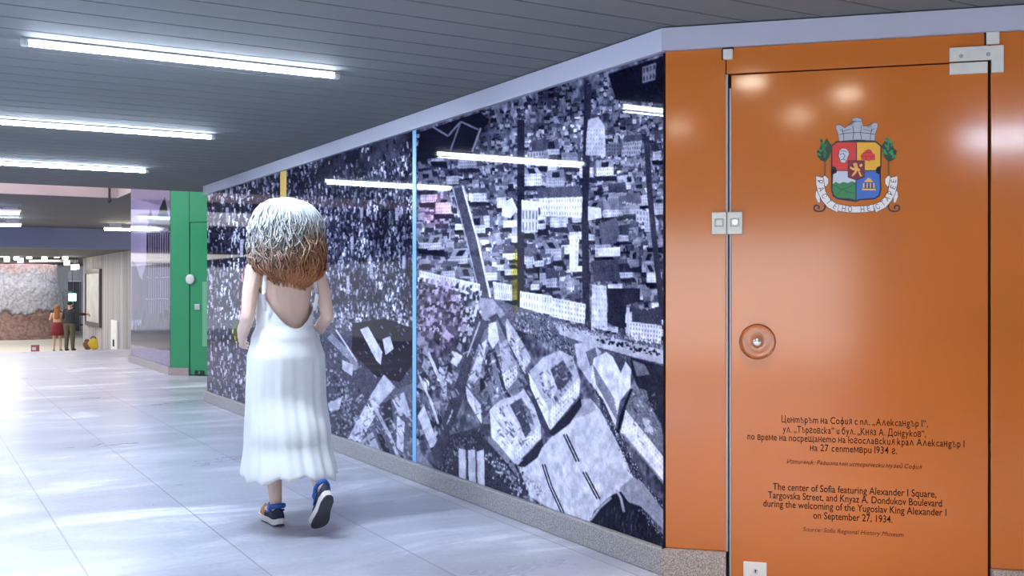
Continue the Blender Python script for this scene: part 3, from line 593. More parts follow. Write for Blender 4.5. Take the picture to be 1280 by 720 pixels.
# ------------------------------------------------------------------ orange glass panels and door (45 degree end)
def wall_frame(name, label, cat, a, z=0.0, group=None):
    p = W(a); o = thing(name, label, cat, (p.x, p.y, z), -PI / 4, group); return o       # local x runs along the wall, -y comes out of it
DG = 2.167; AL, AR = 0.276, 1.302
left = wall_frame('orange_glazing', 'narrow orange glass panel between the mural and the door', 'panel', 0)
bm = BM(); bm_box(bm, (0.003, 0, 0.118), (AL - 0.016, 0.02, 2.281), 0.002); obj('orange_pane', bm, M['orange'], left)
bm = BM(); bm_box(bm, (AL - 0.016, -0.0006, 0.118), (AL - 0.006, 0.02, DG)); obj('edge_profile', bm, M['seal'], left)
tr = wall_frame('orange_glazing', 'orange glass strip above the door under the pale trim', 'panel', 0)
bm = BM(); bm_box(bm, (AL - 0.012, 0, DG + 0.003), (AR + 0.002, 0.02, 2.281), 0.002); obj('orange_pane', bm, M['orange'], tr)
rt = wall_frame('orange_glazing', 'orange glass panel on the right of the door at the picture edge', 'panel', 0)
bm = BM(); bm_box(bm, (AR + 0.010, 0, 0.118), (2.18, 0.02, 2.281), 0.002); obj('orange_pane', bm, M['orange'], rt)

door = wall_frame('door_1', 'orange glass door with coat of arms and bilingual caption', 'door', 0); door['kind'] = 'structure'
bm = BM(); bm_box(bm, (AL + 0.008, 0, 0.010), (AR - 0.001, 0.02, DG - 0.003), 0.002); obj('door_leaf', bm, M['orange'], door)
bm = BM(); bm_box(bm, (AL, -0.0006, 0.010), (AL + 0.008, 0.02, DG - 0.06)); obj('edge_strip', bm, M['seal'], door)

def plate(name, label, cat, lo, hi, m, screws=(), y=-0.012, group=None):
    o = wall_frame(name, label, cat, 0, 0, group); bm = BM(); bm_box(bm, (lo[0], y, lo[1]), (hi[0], -0.0005, hi[1]), 0.003)
    obj('plate', bm, m, o)
    for x, z in screws:
        bm = BM(); bm_cyl(bm, (x, y - 0.002, z), (x, y + 0.001, z), 0.0075, seg=16); s = obj('screw', bm, M['seal'], o)
    return o
# pivot fitting at the upper right corner: plate on the door leaf plus L-shaped plate on the fixed glass
hg = wall_frame('patch_fitting', 'large pale metal corner fitting over the upper right door corner', 'door fitting', 0)
def solid_poly(bm, pts, y0, y1):
    a = [bm.verts.new((p[0], y0, p[1])) for p in pts]; b = [bm.verts.new((p[0], y1, p[1])) for p in pts]; n = len(pts)
    bm.faces.new(a); bm.faces.new(b[::-1])
    for i in range(n): bm.faces.new((a[i], b[i], b[(i + 1) % n], a[(i + 1) % n]))
bm = BM(); solid_poly(bm, [(1.155, DG + 0.003), (AR + 0.010, DG + 0.003), (AR + 0.010, 2.118), (1.357, 2.118), (1.357, 2.226), (1.155, 2.226)], -0.014, -0.0005); obj('fixed_plate', bm, M['pale_metal'], hg)
bm = BM(); bm_box(bm, (1.155, -0.014, 2.118), (AR - 0.004, -0.0005, DG - 0.003), 0.002); obj('leaf_plate', bm, M['pale_metal'], hg)
for x, z in ((1.198, 2.190), (1.300, 2.192)):
    bm = BM(); bm_cyl(bm, (x, -0.017, z), (x, -0.013, z), 0.008, seg=16); obj('screw', bm, M['seal'], hg)
def clamp(label, x0, x1, z0, z1):
    o = wall_frame('glass_clamp', label, 'clamp', 0); bm = BM(); bm_box(bm, (x0, -0.016, z0), (x1, -0.0005, z1), 0.003); obj('clamp_block', bm, M['pale_metal'], o)
    bm = BM(); bm_box(bm, (x0 - 0.004, -0.008, z1), (x1 + 0.004, -0.0005, z1 + 0.008)); bm_box(bm, (x0 - 0.006, -0.008, z0), (x0, -0.0005, z1)); obj('gasket', bm, M['gap'], o)
clamp('small pale clamp block at the trim above the upper left door corner', 0.250, 0.291, 2.230, 2.274)
clamp('small pale clamp block above the large corner fitting', 1.293, 1.342, 2.232, 2.282)
# the pair of lock boxes across the door gap
def lockbox(label, x0, x1, sq):
    o = wall_frame('lock_box', label, 'lock', 0, 0, 'lock boxes across the door gap'); bm = BM(); bm_box(bm, (x0, -0.022, 1.480), (x1, -0.0008, 1.576), 0.004); obj('lock_case', bm, M['pale_metal'], o)
    cx = (x0 + x1) / 2; bm = BM()
    for lo, hi in (((cx - .019, 1.512), (cx + .019, 1.516)), ((cx - .019, 1.544), (cx + .019, 1.548)), ((cx - .019, 1.516), (cx - .015, 1.544)), ((cx + .015, 1.516), (cx + .019, 1.544))): bm_box(bm, (lo[0], -0.0245, lo[1]), (hi[0], -0.0215, hi[1]))
    obj('inset_frame', bm, M['seal'], o)
    bm = BM()
    if sq: bm_box(bm, (cx - .014, -0.025, 1.517), (cx + .014, -0.0215, 1.543), 0.002)
    else: bm_cyl(bm, (cx + 0.001, -0.026, 1.531), (cx + 0.001, -0.0215, 1.531), 0.011)
    obj('push_plate' if sq else 'key_cylinder', bm, M['chrome'] if not sq else M['pale_metal'], o)
lockbox('square metal lock box left of the door gap, plain inset', 0.203, 0.2655, True); lockbox('square metal lock box right of the door gap, round key cylinder', 0.2675, 0.332, False)
# bottom lock
bl = plate('floor_lock', 'white metal lock plate at the bottom left corner of the orange door', 'lock', (0.335, 0.016), (0.432, 0.082), M['white'])
bm = BM(); bm_cyl(bm, (0.386, -0.015, 0.044), (0.386, -0.011, 0.044), 0.011); obj('key_cylinder', bm, M['steel'], bl)
bm = BM(); bm_cyl(bm, (0.386, -0.0165, 0.048), (0.386, -0.0145, 0.048), 0.004, seg=12); bm_box(bm, (0.3842, -0.0165, 0.038), (0.3878, -0.0145, 0.048)); obj('keyhole', bm, M['gap'], bl)
# knob: clear round disc on a metal pin
kb = wall_frame('door_knob', 'clear round plastic door knob with a bright metal pin', 'door knob', 0.394, 1.022)
mt = Matrix.Rotation(PI / 2, 4, 'X')
bm = BM(); bm_lathe(bm, [(0.012, 0.004), (0.016, 0.010), (0.030, 0.014), (0.060, 0.018), (0.073, 0.024), (0.0755, 0.032), (0.072, 0.040), (0.062, 0.044), (0.052, 0.043), (0.044, 0.038), (0.030, 0.036), (0.015, 0.038)], 48, mt); obj('clear_disc', bm, M['clear'], kb, True)
bm = BM(); bm_lathe(bm, [(0.010, 0.0005), (0.010, 0.038), (0.0165, 0.040), (0.0185, 0.048), (0.015, 0.055), (0.006, 0.058)], 28, mt); obj('metal_pin', bm, M['chrome'], kb, True)

# -------- lettering
def text_mesh(s, size, shear=0.0, bold=0.0):
    cu = bpy.data.curves.new('t', 'FONT'); cu.body = s; cu.size = size; cu.align_x = 'CENTER'; cu.shear = shear; cu.offset = bold; cu.resolution_u = 3; cu.extrude = 0.0
    o = bpy.data.objects.new('t', cu); C.objects.link(o); dg = bpy.context.evaluated_depsgraph_get(); dg.update()
    me = bpy.data.meshes.new_from_object(o.evaluated_get(dg)); bpy.data.objects.remove(o); bpy.data.curves.remove(cu); return me
BG = str.maketrans({'т': 'm', 'и': 'u', 'д': 'g', 'п': 'n', 'г': 'ƨ', 'л': 'ʌ', 'й': 'ŭ', 'к': 'k', 'е': 'e', 'с': 'c', 'о': 'o', 'р': 'p', 'а': 'a', 'у': 'y', 'А': 'A', 'Т': 'T', 'К': 'K', 'С': 'C', 'Р': 'P'})
GLY = {}
def glyph(ch):
    """outline of one letter at size 1: list of polygons; letters with crossing strokes are put together from simpler ones"""
    if ch in GLY: return GLY[ch]
    def get(c, sx=1.0, sy=1.0, flip=False, w=None, h=None):
        me = text_mesh(c, 1.0, 0, 0.007); V = np.array([v.co[:2] for v in me.vertices]); F = [list(p.vertices) for p in me.polygons]; bpy.data.meshes.remove(me)
        V[:, 0] -= V[:, 0].min()
        if w: sx = w / V[:, 0].max()
        if h: sy = h / V[:, 1].max()
        V = V * (sx, sy)
        if flip: V[:, 0] = V[:, 0].max() - V[:, 0]
        return [V[f] for f in F]
    def rect(x0, y0, x1, y1):
        x0, x1 = x0 - 0.01, x1 + 0.01; return [np.array([(x0, y0), (x1, y0), (x1, y1), (x0, y1)])]
    def sh(P, dx): return [p + (dx, 0) for p in P]
    XH = 0.545
    if ch == 'н': P = rect(0, 0, 0.085, XH) + rect(0.335, 0, 0.42, XH) + rect(0.05, 0.235, 0.37, 0.31)
    elif ch == 'м': P = rect(0, 0, 0.08, XH) + rect(0.46, 0, 0.54, XH) + [np.array([(0.0, XH), (0.09, XH), (0.30, 0.09), (0.235, 0.09)]), np.array([(0.54, XH), (0.45, XH), (0.24, 0.09), (0.305, 0.09)])]
    elif ch == 'я': P = get('R', w=0.44, h=XH, flip=True)
    elif ch == 'И': P = get('N', flip=True)
    elif ch == 'ь': P = get('D', w=0.40, h=0.34) + rect(0, 0.3, 0.085, XH)
    elif ch == 'ъ': P = sh(get('D', w=0.38, h=0.34) + rect(0, 0.3, 0.085, XH), 0.13) + rect(0, XH - 0.075, 0.2, XH)
    elif ch == 'ф': P = get('o') + rect(0.225, -0.2, 0.305, 0.75)
    elif ch == 'ю': P = rect(0, 0, 0.085, 0.73) + rect(0.05, 0.24, 0.25, 0.31) + sh(get('o', w=0.46), 0.2)
    elif ch == 'ч': P = rect(0.36, 0, 0.445, XH) + rect(0, 0.3, 0.085, XH) + rect(0.02, 0.2, 0.4, 0.275) + rect(0, 0.235, 0.085, 0.32)
    else: P = get(ch)
    GLY[ch] = P; return P
def line_mesh(t, size, shear):
    x = 0.0; me = bpy.data.meshes.new('t'); V, F = [], []
    for ch in t:
        if ch == ' ': x += 0.27; continue
        P = glyph(ch)
        for p in P:
            F.append(list(range(len(V), len(V) + len(p)))); V += [((q[0] + x + q[1] * shear) * size, q[1] * size, 0) for q in p]
        x += max(p[:, 0].max() for p in P) + (0.10 if ch not in '.,' else 0.07)
    me.from_pydata(V, [], F); return me
def caption(name, lines, size, m, parent, shear=0.0, trans=False, bold=0.0, d=-0.0007, frame=None):
    """lines: (text, centre a, baseline z, width)"""
    bm = BM()
    for s, a, z, wd in lines:
        if trans: s = s.translate(BG)
        me = line_mesh(s, size, shear) if trans else text_mesh(s, size, shear, bold); b2 = BM(); b2.from_mesh(me); bpy.data.meshes.remove(me)
        xs = [v.co.x for v in b2.verts]; k = wd / (max(xs) - min(xs)); mid = (max(xs) + min(xs)) / 2
        for v in b2.verts: v.co = Vector((a + (v.co.x - mid) * k, d, z + v.co.y))
        t = bpy.data.meshes.new('t'); b2.to_mesh(t); b2.free(); bm.from_mesh(t); bpy.data.meshes.remove(t)
    return obj(name, bm, m, parent)
def wall_az(px, py):
    u = (px - 640) / FPX; s, co = math.sin(YAW), math.cos(YAW); dx, dy = s + u * co, co - u * s
    t = (AX + AY) / (dx + dy); x, y = dx * t, dy * t
    return (x - AX) / S2, EYE + (360 - py) / FPX * t
def tl(s, xa, ya, xb, yb):
    a0, z0 = wall_az(xa, ya); a1, z1 = wall_az(xb, yb); return (s, (a0 + a1) / 2, (z0 + z1) / 2, a1 - a0)
caption('bulgarian_caption', [tl('Центърът на София с пл. „Александър I“,', 977, 527.5, 1160, 534.0), tl('ул. „Търговска“ и бул. „Княз А. Дондуков“,', 978.5, 540.5, 1157.5, 546), tl('по време на посрещането на югославския крал Александър I', 934.5, 549.5, 1205.5, 559), tl('на 27 септември 1934 г.', 1012.5, 563.5, 1121.5, 567.5)], 0.042, M['ink'], door, 0, True, 0.0)
caption('bulgarian_source', [tl('Източник: Регионален исторически музей София', 983.5, 579.5, 1152.5, 586)], 0.027, M['ink2'], door, 0.25, True)
caption('english_caption', [tl('The center of Sofia featuring Alexander I Square,', 966, 612.5, 1170.5, 621.5), tl('Targovska Street, and Knyaz A. Dondukov Boulevard', 960, 623, 1177.5, 633), tl('during the welcoming of the Yugoslav King Alexander I', 954, 633, 1183, 645), tl('on September 27, 1934.', 1016.5, 648, 1115.5, 653.5)], 0.042, M['ink'], door, 0, False, 0.0004)
caption('english_source', [tl('Source: Sofia Regional History Museum', 1003.5, 664, 1129.5, 671)], 0.027, M['ink2'], door, 0.25)

# -------- coat of arms, drawn in the pixels of a 747 x 720 plan (5.336 per picture pixel)
def ca(x, y):
    return wall_az(1000 + x / 5.336, 140 + y / 5.336)
arms = None
LV = [0]
def flat(name, polys, m, parent, lvl):
    """thin flat pieces of printed film, layer lvl"""
    bm = BM(); y = -0.0003 - 0.00012 * lvl
    for P in polys:
        q = [ca(*p) for p in P]
        ar = sum(q[i][0] * q[(i + 1) % len(q)][1] - q[(i + 1) % len(q)][0] * q[i][1] for i in range(len(q)))
        if ar < 0: q = q[::-1]
        f = bm.faces.new([bm.verts.new((a, y, z)) for a, z in q])
    bmesh.ops.triangulate(bm, faces=bm.faces[:])
    me = bpy.data.meshes.new(name); bm.to_mesh(me); bm.free(); me.materials.append(m)
    o = bpy.data.objects.new(name, me); C.objects.link(o); o.parent = parent; return o
def grow(P, d):
    cx = sum(p[0] for p in P) / len(P); cy = sum(p[1] for p in P) / len(P); out = []
    n = len(P); ar = sum(P[i][0] * P[(i + 1) % n][1] - P[(i + 1) % n][0] * P[i][1] for i in range(n)); sg = 1 if ar > 0 else -1
    for i in range(n):
        a, b, c = Vector(P[i - 1]), Vector(P[i]), Vector(P[(i + 1) % n]); e1 = (b - a).normalized(); e2 = (c - b).normalized()
        nn = (Vector((e1.y, -e1.x)) + Vector((e2.y, -e2.x))); l = max(nn.length, 0.6); out.append(tuple(b + nn / l * d * sg))
    return out
def strokes(pts, wd):
    out = []
    for a, b in zip(pts, pts[1:]):
        dx, dy = b[0] - a[0], b[1] - a[1]; l = math.hypot(dx, dy) or 1; nx, ny = -dy / l * wd / 2, dx / l * wd / 2
        out.append([(a[0] + nx, a[1] + ny), (b[0] + nx, b[1] + ny), (b[0] - nx, b[1] - ny), (a[0] - nx, a[1] - ny)])
    return out
def arc(cx, cy, r, a0, a1, n=10, ry=None):
    ry = ry or r; return [(cx + r * math.cos(math.radians(a0 + (a1 - a0) * i / n)), cy + ry * math.sin(math.radians(a0 + (a1 - a0) * i / n))) for i in range(n + 1)]
CM = {k: mat('arms_' + k, v, 0.4) for k, v in dict(red=(0.66, 0.035, 0.03), yellow=(0.78, 0.42, 0.03), white=(0.72, 0.74, 0.78), green=(0.03, 0.22, 0.075), blue=(0.045, 0.14, 0.52), maroon=(0.22, 0.005, 0.03), gold=(0.80, 0.47, 0.10), dark=(0.012, 0.015, 0.03), grey=(0.42, 0.45, 0.52), leaf=(0.01, 0.14, 0.04), leafdark=(0.004, 0.05, 0.02), twig=(0.14, 0.06, 0.015), sky=(0.55, 0.60, 0.70), cream=(0.80, 0.78, 0.76)).items()}
mir = lambda P: [(751 - x, y) for x, y in P]
half = [(375, 197), (246, 197), (210, 226), (211, 365), (232, 370), (243, 384), (240, 402), (216, 414), (212, 520), (222, 558), (252, 578), (330, 582), (356, 586), (372, 597)]
shield = half + [(372, 597)] + mir(half[1:-1])[::-1]
arms = flat('coat_of_arms', [grow(shield, 5)], CM['dark'], door, 0); arms['label'] = 'coloured coat of arms with crown, shield and motto ribbon'
flat('red_quarter', [[(375, 203), (248, 203), (216, 229), (216, 361), (236, 366), (248, 388), (372, 388)]], CM['red'], arms, 2)
flat('yellow_quarter', [[(380, 203), (503, 203), (535, 229), (535, 361), (515, 366), (503, 388), (380, 388)]], CM['yellow'], arms, 2)
flat('sky_quarter', [[(370, 394), (247, 394), (245, 404), (221, 417), (218, 490), (370, 490)]], CM['sky'], arms, 2)
flat('green_hills', [[(218, 480), (240, 466), (262, 478), (290, 466), (318, 474), (345, 462), (370, 470), (370, 588), (356, 581), (330, 576), (253, 572), (228, 555), (217, 520)]], CM['green'], arms, 3)
flat('hill_lines', strokes([(235, 490), (280, 520), (330, 500), (365, 478)], 5) + strokes([(240, 560), (285, 510), (320, 545)], 5) + strokes([(300, 525), (362, 545)], 4), CM['leaf'], arms, 4)
flat('blue_quarter', [[(377, 394), (504, 394), (506, 404), (530, 417), (533, 520), (524, 553), (498, 572), (420, 576), (394, 581), (377, 588)]], CM['blue'], arms, 2)
flat('silver_head', [[(262, 262), (280, 244), (305, 246), (322, 262), (326, 284), (318, 296), (312, 318), (298, 338), (272, 334), (264, 310), (256, 292)]], CM['sky'], arms, 3)
flat('head_lines', strokes([(270, 262), (292, 258), (312, 268)], 4) + strokes([(264, 284), (290, 276), (300, 290), (290, 312)], 4) + strokes([(272, 320), (290, 314), (304, 322)], 4) + strokes([(262, 262), (256, 292), (264, 312), (272, 336)], 4), CM['dark'], arms, 4)
flat('red_church', [[(404, 290), (414, 278), (432, 276), (436, 258), (450, 249), (466, 249), (478, 258), (480, 276), (500, 278), (502, 320), (470, 322), (462, 330), (445, 324), (408, 318)]], CM['red'], arms, 3)
flat('church_lines', strokes([(410, 296), (498, 296)], 3) + strokes([(440, 270), (476, 270)], 3) + strokes([(440, 300), (440, 322)], 3) + strokes([(472, 300), (472, 322)], 3), CM['maroon'], arms, 4)
flat('golden_temple', [[(414, 522), (414, 508), (500, 508), (506, 522)], [(424, 470), (458, 436), (494, 470)], [(420, 508), (420, 474), (430, 474), (430, 508)], [(444, 508), (444, 474), (452, 474), (452, 508)], [(466, 508), (466, 474), (474, 474), (474, 508)], [(488, 508), (488, 474), (497, 474), (497, 508)]], CM['gold'], arms, 3)
flat('temple_lines', strokes([(424, 470), (494, 470)], 4) + strokes([(416, 509), (500, 509)], 4) + strokes([(437, 480), (437, 506)], 5) + strokes([(459, 480), (459, 506)], 5) + strokes([(481, 480), (481, 506)], 5), CM['dark'], arms, 4)
flat('centre_shield_edge', [[(318, 322), (432, 322), (432, 436), (400, 448), (375, 456), (350, 448), (318, 436)]], CM['dark'], arms, 4)
flat('centre_shield', [[(322, 326), (428, 326), (428, 432), (398, 443), (375, 450), (352, 443), (322, 432)]], CM['maroon'], arms, 5)
flat('golden_lion', [[(332, 362), (352, 372), (386, 370), (404, 386), (400, 394), (372, 392), (352, 388), (336, 378)], [(352, 344), (372, 338), (384, 346), (374, 360), (388, 372), (370, 376), (360, 362)], [(398, 350), (412, 344), (418, 358), (408, 366), (396, 362)], [(368, 390), (356, 408), (344, 424), (352, 430), (372, 410), (382, 394)], [(386, 390), (402, 402), (412, 430), (402, 430), (392, 410)]], CM['gold'], arms, 6)
crown = [(262, 194), (256, 150), (242, 112), (240, 92), (256, 86), (272, 88), (284, 104), (300, 108), (322, 92), (344, 96), (352, 84), (350, 46), (376, 38), (408, 46), (410, 84), (420, 96), (444, 94), (462, 106), (474, 104), (484, 76), (502, 72), (518, 80), (514, 106), (500, 150), (498, 190), (440, 186), (380, 184), (320, 188)]
flat('crown_shade', [[(322, 196), (330, 186), (430, 184), (440, 194), (432, 204), (332, 204)]], CM['dark'], arms, 1)
flat('mural_crown_edge', [grow(crown, 3)], CM['dark'], arms, 2); flat('mural_crown', [crown], CM['grey'], arms, 3)
flat('crown_lines', strokes([(262, 150), (320, 140), (350, 138), (412, 138), (450, 142), (498, 148)], 4) + strokes([(352, 90), (358, 140), (352, 184)], 4) + strokes([(408, 90), (404, 140), (410, 184)], 4) + strokes([(280, 110), (290, 150), (292, 190)], 4) + strokes([(480, 110), (470, 150), (468, 188)], 4) + strokes([(266, 118), (290, 128), (340, 114)], 3) + strokes([(420, 114), (470, 128), (496, 110)], 3) + strokes([(350, 64), (408, 64)], 4), CM['dark'], arms, 4)
for s in (0, 1):
    mm = (lambda P: [(757 - x, y) for x, y in P]) if s else (lambda P: P)
    flat('branch_stem', [mm(p) for p in strokes([(166, 300), (166, 440)], 12)], CM['twig'], arms, 1)
    flat('branch_dark_edge', [mm([(178, 172), (192, 196), (212, 224), (208, 262), (196, 300), (168, 334), (138, 322), (118, 300), (122, 266), (112, 258), (130, 244), (140, 214), (160, 206)])], CM['leafdark'], arms, 2)
    LF = []
    for k in range(14):
        t = k / 13.0; bx, by = 160 + rnd.uniform(-20, 24), 205 + t * 105; an = math.radians(rnd.uniform(-150, -30)); ll = rnd.uniform(34, 48)
        ex, ey = bx + ll * math.cos(an), by + ll * math.sin(an); qx, qy = -(ey - by) * 0.2, (ex - bx) * 0.2
        LF.append(mm([(bx, by), ((bx + ex) / 2 + qx, (by + ey) / 2 + qy), (ex, ey), ((bx + ex) / 2 - qx, (by + ey) / 2 - qy)]))
    flat('leaves', LF, mat('arms_leaf_bright', (0.025, 0.27, 0.11), 0.4), arms, 3)
    sc = arc(150, 640, 26, 90, 0, 6)[::-1]
    flat('ribbon_scroll', [mm(p) for p in strokes([(166, 600), (168, 640), (152, 660), (124, 664), (98, 656), (92, 636), (104, 622), (122, 624), (130, 638), (120, 646)], 11)], CM['dark'], arms, 1)
    tail = [(150, 438), (166, 424), (188, 446), (188, 476), (172, 498), (150, 470)]; tail2 = [(118, 520), (106, 534), (104, 566), (118, 600), (132, 606), (126, 570), (134, 556)]
    flat('ribbon_fold_edge', [mm(grow(tail, 4)), mm(grow(tail2, 3))], CM['dark'], arms, 2); flat('ribbon_fold', [mm(tail), mm(tail2)], CM['cream'], arms, 3)
    side_o = [(108, 428), (108, 480), (122, 540), (148, 592), (186, 636), (250, 668)]; side_i = [(268, 620), (226, 602), (192, 570), (168, 528), (156, 480), (154, 440)]
    sp_ = side_o + side_i
    flat('ribbon_side_edge', [mm(grow(sp_, 4))], CM['dark'], arms, 4); flat('ribbon_side', [mm(sp_)], CM['cream'], arms, 5)
mid_ = [(262, 618), (320, 628), (372, 630), (430, 628), (486, 618), (494, 658), (440, 668), (372, 671), (310, 668), (252, 658)]
flat('ribbon_middle_edge', [grow(mid_, 4)], CM['dark'], arms, 6); flat('ribbon_middle', [mid_], CM['cream'], arms, 7)
def motto(name, s, path, size):
    """letters set one by one along a path in plan pixels"""
    bm = BM(); L = [0]
    for a, b in zip(path, path[1:]): L.append(L[-1] + math.hypot(b[0] - a[0], b[1] - a[1]))
    n = len(s)
    for i, chx in enumerate(s):
        if chx == ' ': continue
        t = L[-1] * (i + 0.5) / n; j = max(q for q in range(len(path) - 1) if L[q] <= t); f = (t - L[j]) / (L[j + 1] - L[j])
        a, b = path[j], path[j + 1]; x, y = a[0] + (b[0] - a[0]) * f, a[1] + (b[1] - a[1]) * f; an = math.atan2(b[1] - a[1], b[0] - a[0])
        me = text_mesh(chx, size, 0, 0.0); b2 = BM(); b2.from_mesh(me); bpy.data.meshes.remove(me)
        for v in b2.verts:
            lx, ly = v.co.x * 0.85, -(v.co.y - size * 0.36); qx, qy = x + lx * math.cos(an) - ly * math.sin(an), y + lx * math.sin(an) + ly * math.cos(an)
            aa, zz = ca(qx, qy); v.co = Vector((aa, -0.0003 - 0.00012 * 9, zz))
        t2 = bpy.data.meshes.new('t'); b2.to_mesh(t2); b2.free(); bm.from_mesh(t2); bpy.data.meshes.remove(t2)
    return obj(name, bm, CM['dark'], arms)
motto('motto_lettering', 'РАСТЕ', [(132, 440), (136, 500), (160, 556), (200, 606), (256, 642)], 50)
motto('motto_lettering', 'НО НЕ', [(272, 640), (320, 648), (372, 650), (430, 648), (478, 640)], 50)
motto('motto_lettering', 'СТАРЕЕ', [(500, 642), (556, 606), (596, 556), (620, 500), (625, 440)], 48)

# ------------------------------------------------------------------ second block: printed street view, green panel and door
bp = thing('photo_mural', 'distant lavender photograph panel of a domed building next to the green panel', 'mural', (BX, BY, 0.116))
def paint_building():
    c = Canvas(160, 225, 220, 475, 4.0, 5); rg = c.rg; U = rg.uniform
    yy, xx = np.mgrid[0:c.h, 0:c.w]; Y = c.y0 + yy / c.k; c.a = 0.62 + 0.0 * Y + 0.12 * (c.noise(20, 30, 3) - 0.5)
    c.poly([(160, 225), (220, 225), (220, 262), (160, 246)], 0.46, 0.02, 0.6)
    c.poly([(183, 290), (187, 275), (189, 262), (191, 274), (197, 272), (200, 258), (203, 256), (206, 247), (208, 258), (210, 270), (215, 274), (215, 440), (176, 440), (178, 345), (183, 330)], 0.36, 0.03)
    c.poly([(184, 276), (188, 262), (192, 276)], 0.16); c.poly([(197, 272), (201, 257), (206, 246), (209, 262), (210, 274)], 0.15, 0.03)
    for j, (y0, y1) in enumerate(((292, 322), (328, 345), (350, 372), (376, 392))):
        for i in range(11): c.poly([(184 + i * 2.9, y0), (185.4 + i * 2.9, y0), (185.4 + i * 2.9, y1), (184 + i * 2.9, y1)], 0.18, 0.03); c.poly([(185.6 + i * 2.9, y0), (186.6 + i * 2.9, y0), (186.6 + i * 2.9, y1), (185.6 + i * 2.9, y1)], 0.55, 0.02)
    for y in (290, 325, 347, 374): c.line([(182, y), (215, y - 1)], 1.2, 0.56)
    c.poly([(165, 325), (170, 330), (174, 345), (178, 350), (178, 400), (165, 400)], 0.30, 0.05)
    for i in range(60): x = U(164, 215); y = U(380, 410); c.poly([(x, y), (x + U(0.8, 2), y), (x + 1.2, y + U(8, 18)), (x, y + 12)], rg.choice([0.1, 0.2, 0.4]), 0.02)
    c.poly([(160, 412), (220, 416), (220, 445), (160, 435)], 0.36, 0.03); c.poly([(160, 430), (220, 440), (220, 475), (160, 475)], 0.56, 0.02)
    for i in range(40): x = U(164, 215); y = U(400, 414); c.poly([(x, y), (x + 1, y), (x + 1, y + U(4, 9)), (x, y + 6)], 0.18)
    return c
cb = paint_building(); nx2, ny2 = 90, 180
ys = np.linspace(BY + 0.012, 18.5, nx2); zs = np.linspace(0.118, H2 - 0.02, ny2); YY, ZZ = np.meshgrid(ys, zs); XX = np.full_like(YY, BX)
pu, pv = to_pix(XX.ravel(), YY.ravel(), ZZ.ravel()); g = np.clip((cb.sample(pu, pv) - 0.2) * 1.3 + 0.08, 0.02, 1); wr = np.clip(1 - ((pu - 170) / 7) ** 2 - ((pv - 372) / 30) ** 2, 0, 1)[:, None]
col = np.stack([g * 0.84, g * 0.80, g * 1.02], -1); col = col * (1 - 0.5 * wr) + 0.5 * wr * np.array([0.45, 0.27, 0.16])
M['print2'] = print_material('printed_street_view_under_glass', 0.06, 1.2)
print_mesh('picture', np.stack([XX.ravel() - BX, YY.ravel() - BY, ZZ.ravel() - 0.116], -1), lin(np.clip(col, 0, 1)), nx2, ny2, M['print2'], bp)
bm = BM(); bm_box(bm, (0.004, 0.014, 0.003), (0.028, 18.49 - BY, H2 - 0.14)); obj('backing_board', bm, M['black'], bp)

gp = thing('green_glazing', 'distant green glass panel left of the green door', 'panel', (BX, BY, 0), -PI / 4)
bm = BM(); bm_box(bm, (0.003, 0, 0.113), (0.305, 0.02, H2 - 0.02), 0.002); obj('green_pane', bm, M['green'], gp)
gt = thing('green_glazing', 'distant green glass strip above the green door', 'panel', (BX, BY, 0), -PI / 4)
bm = BM(); bm_box(bm, (0.312, 0, 2.19), (1.6, 0.02, H2 - 0.02), 0.002); obj('green_pane', bm, M['green'], gt)
gd = thing('door_2', 'distant green glass door half hidden behind the mural', 'door', (BX, BY, 0), -PI / 4); gd['kind'] = 'structure'
bm = BM(); bm_box(bm, (0.322, 0, 0.012), (1.36, 0.02, 2.18), 0.002); obj('door_leaf', bm, M['green'], gd)
bm = BM(); bm_box(bm, (0.52, -0.003, 0.42), (0.60, -0.0008, 1.34), 0.0); obj('caption_film', bm, mat('pale_green_film', (0.16, 0.44, 0.26), 0.4), gd)
bm = BM(); bm_lathe(bm, [(0.012, 0.003), (0.09, 0.016), (0.10, 0.03), (0.085, 0.042), (0.03, 0.045)], 30, mt)
kn = tag(obj('door_knob', bm, mat('frosted_disc', (0.62, 0.66, 0.66), 0.3), None, True), 'pale round knob on the distant green door', 'door knob'); q = G(0.335); kn.scale = (0.72, 0.72, 0.72); kn.location = (q.x, q.y, 1.375); kn.rotation_euler = (0, 0, -PI / 4)
bm = BM(); bm_box(bm, (-0.04, -0.014, -0.04), (0.04, -0.0005, 0.04), 0.004)
lk = tag(obj('lock_box', bm, M['steel'], None), 'small metal lock below the knob on the distant green door', 'lock'); q = G(0.44); lk.location = (q.x, q.y, 0.98); lk.rotation_euler = (0, 0, -PI / 4)
bm = BM(); bm_cyl(bm, (0, -0.018, 0), (0, -0.013, 0), 0.016); obj('key_cylinder', bm, M['chrome'], lk)
for dx in (0.0, 0.085):
    pass
bm = BM(); bm_box(bm, (0, -0.012, 0), (0.15, -0.0005, 0.06), 0.003)
fl = tag(obj('floor_lock', bm, M['black'], None), 'black bottom lock plate on the distant green door', 'lock'); q = G(0.40); fl.location = (q.x, q.y, 0.016); fl.rotation_euler = (0, 0, -PI / 4)
bm = BM(); bm_box(bm, (0.06, -0.014, 0.01), (0.09, -0.0115, 0.05)); obj('bolt_cover', bm, M['green'], fl)

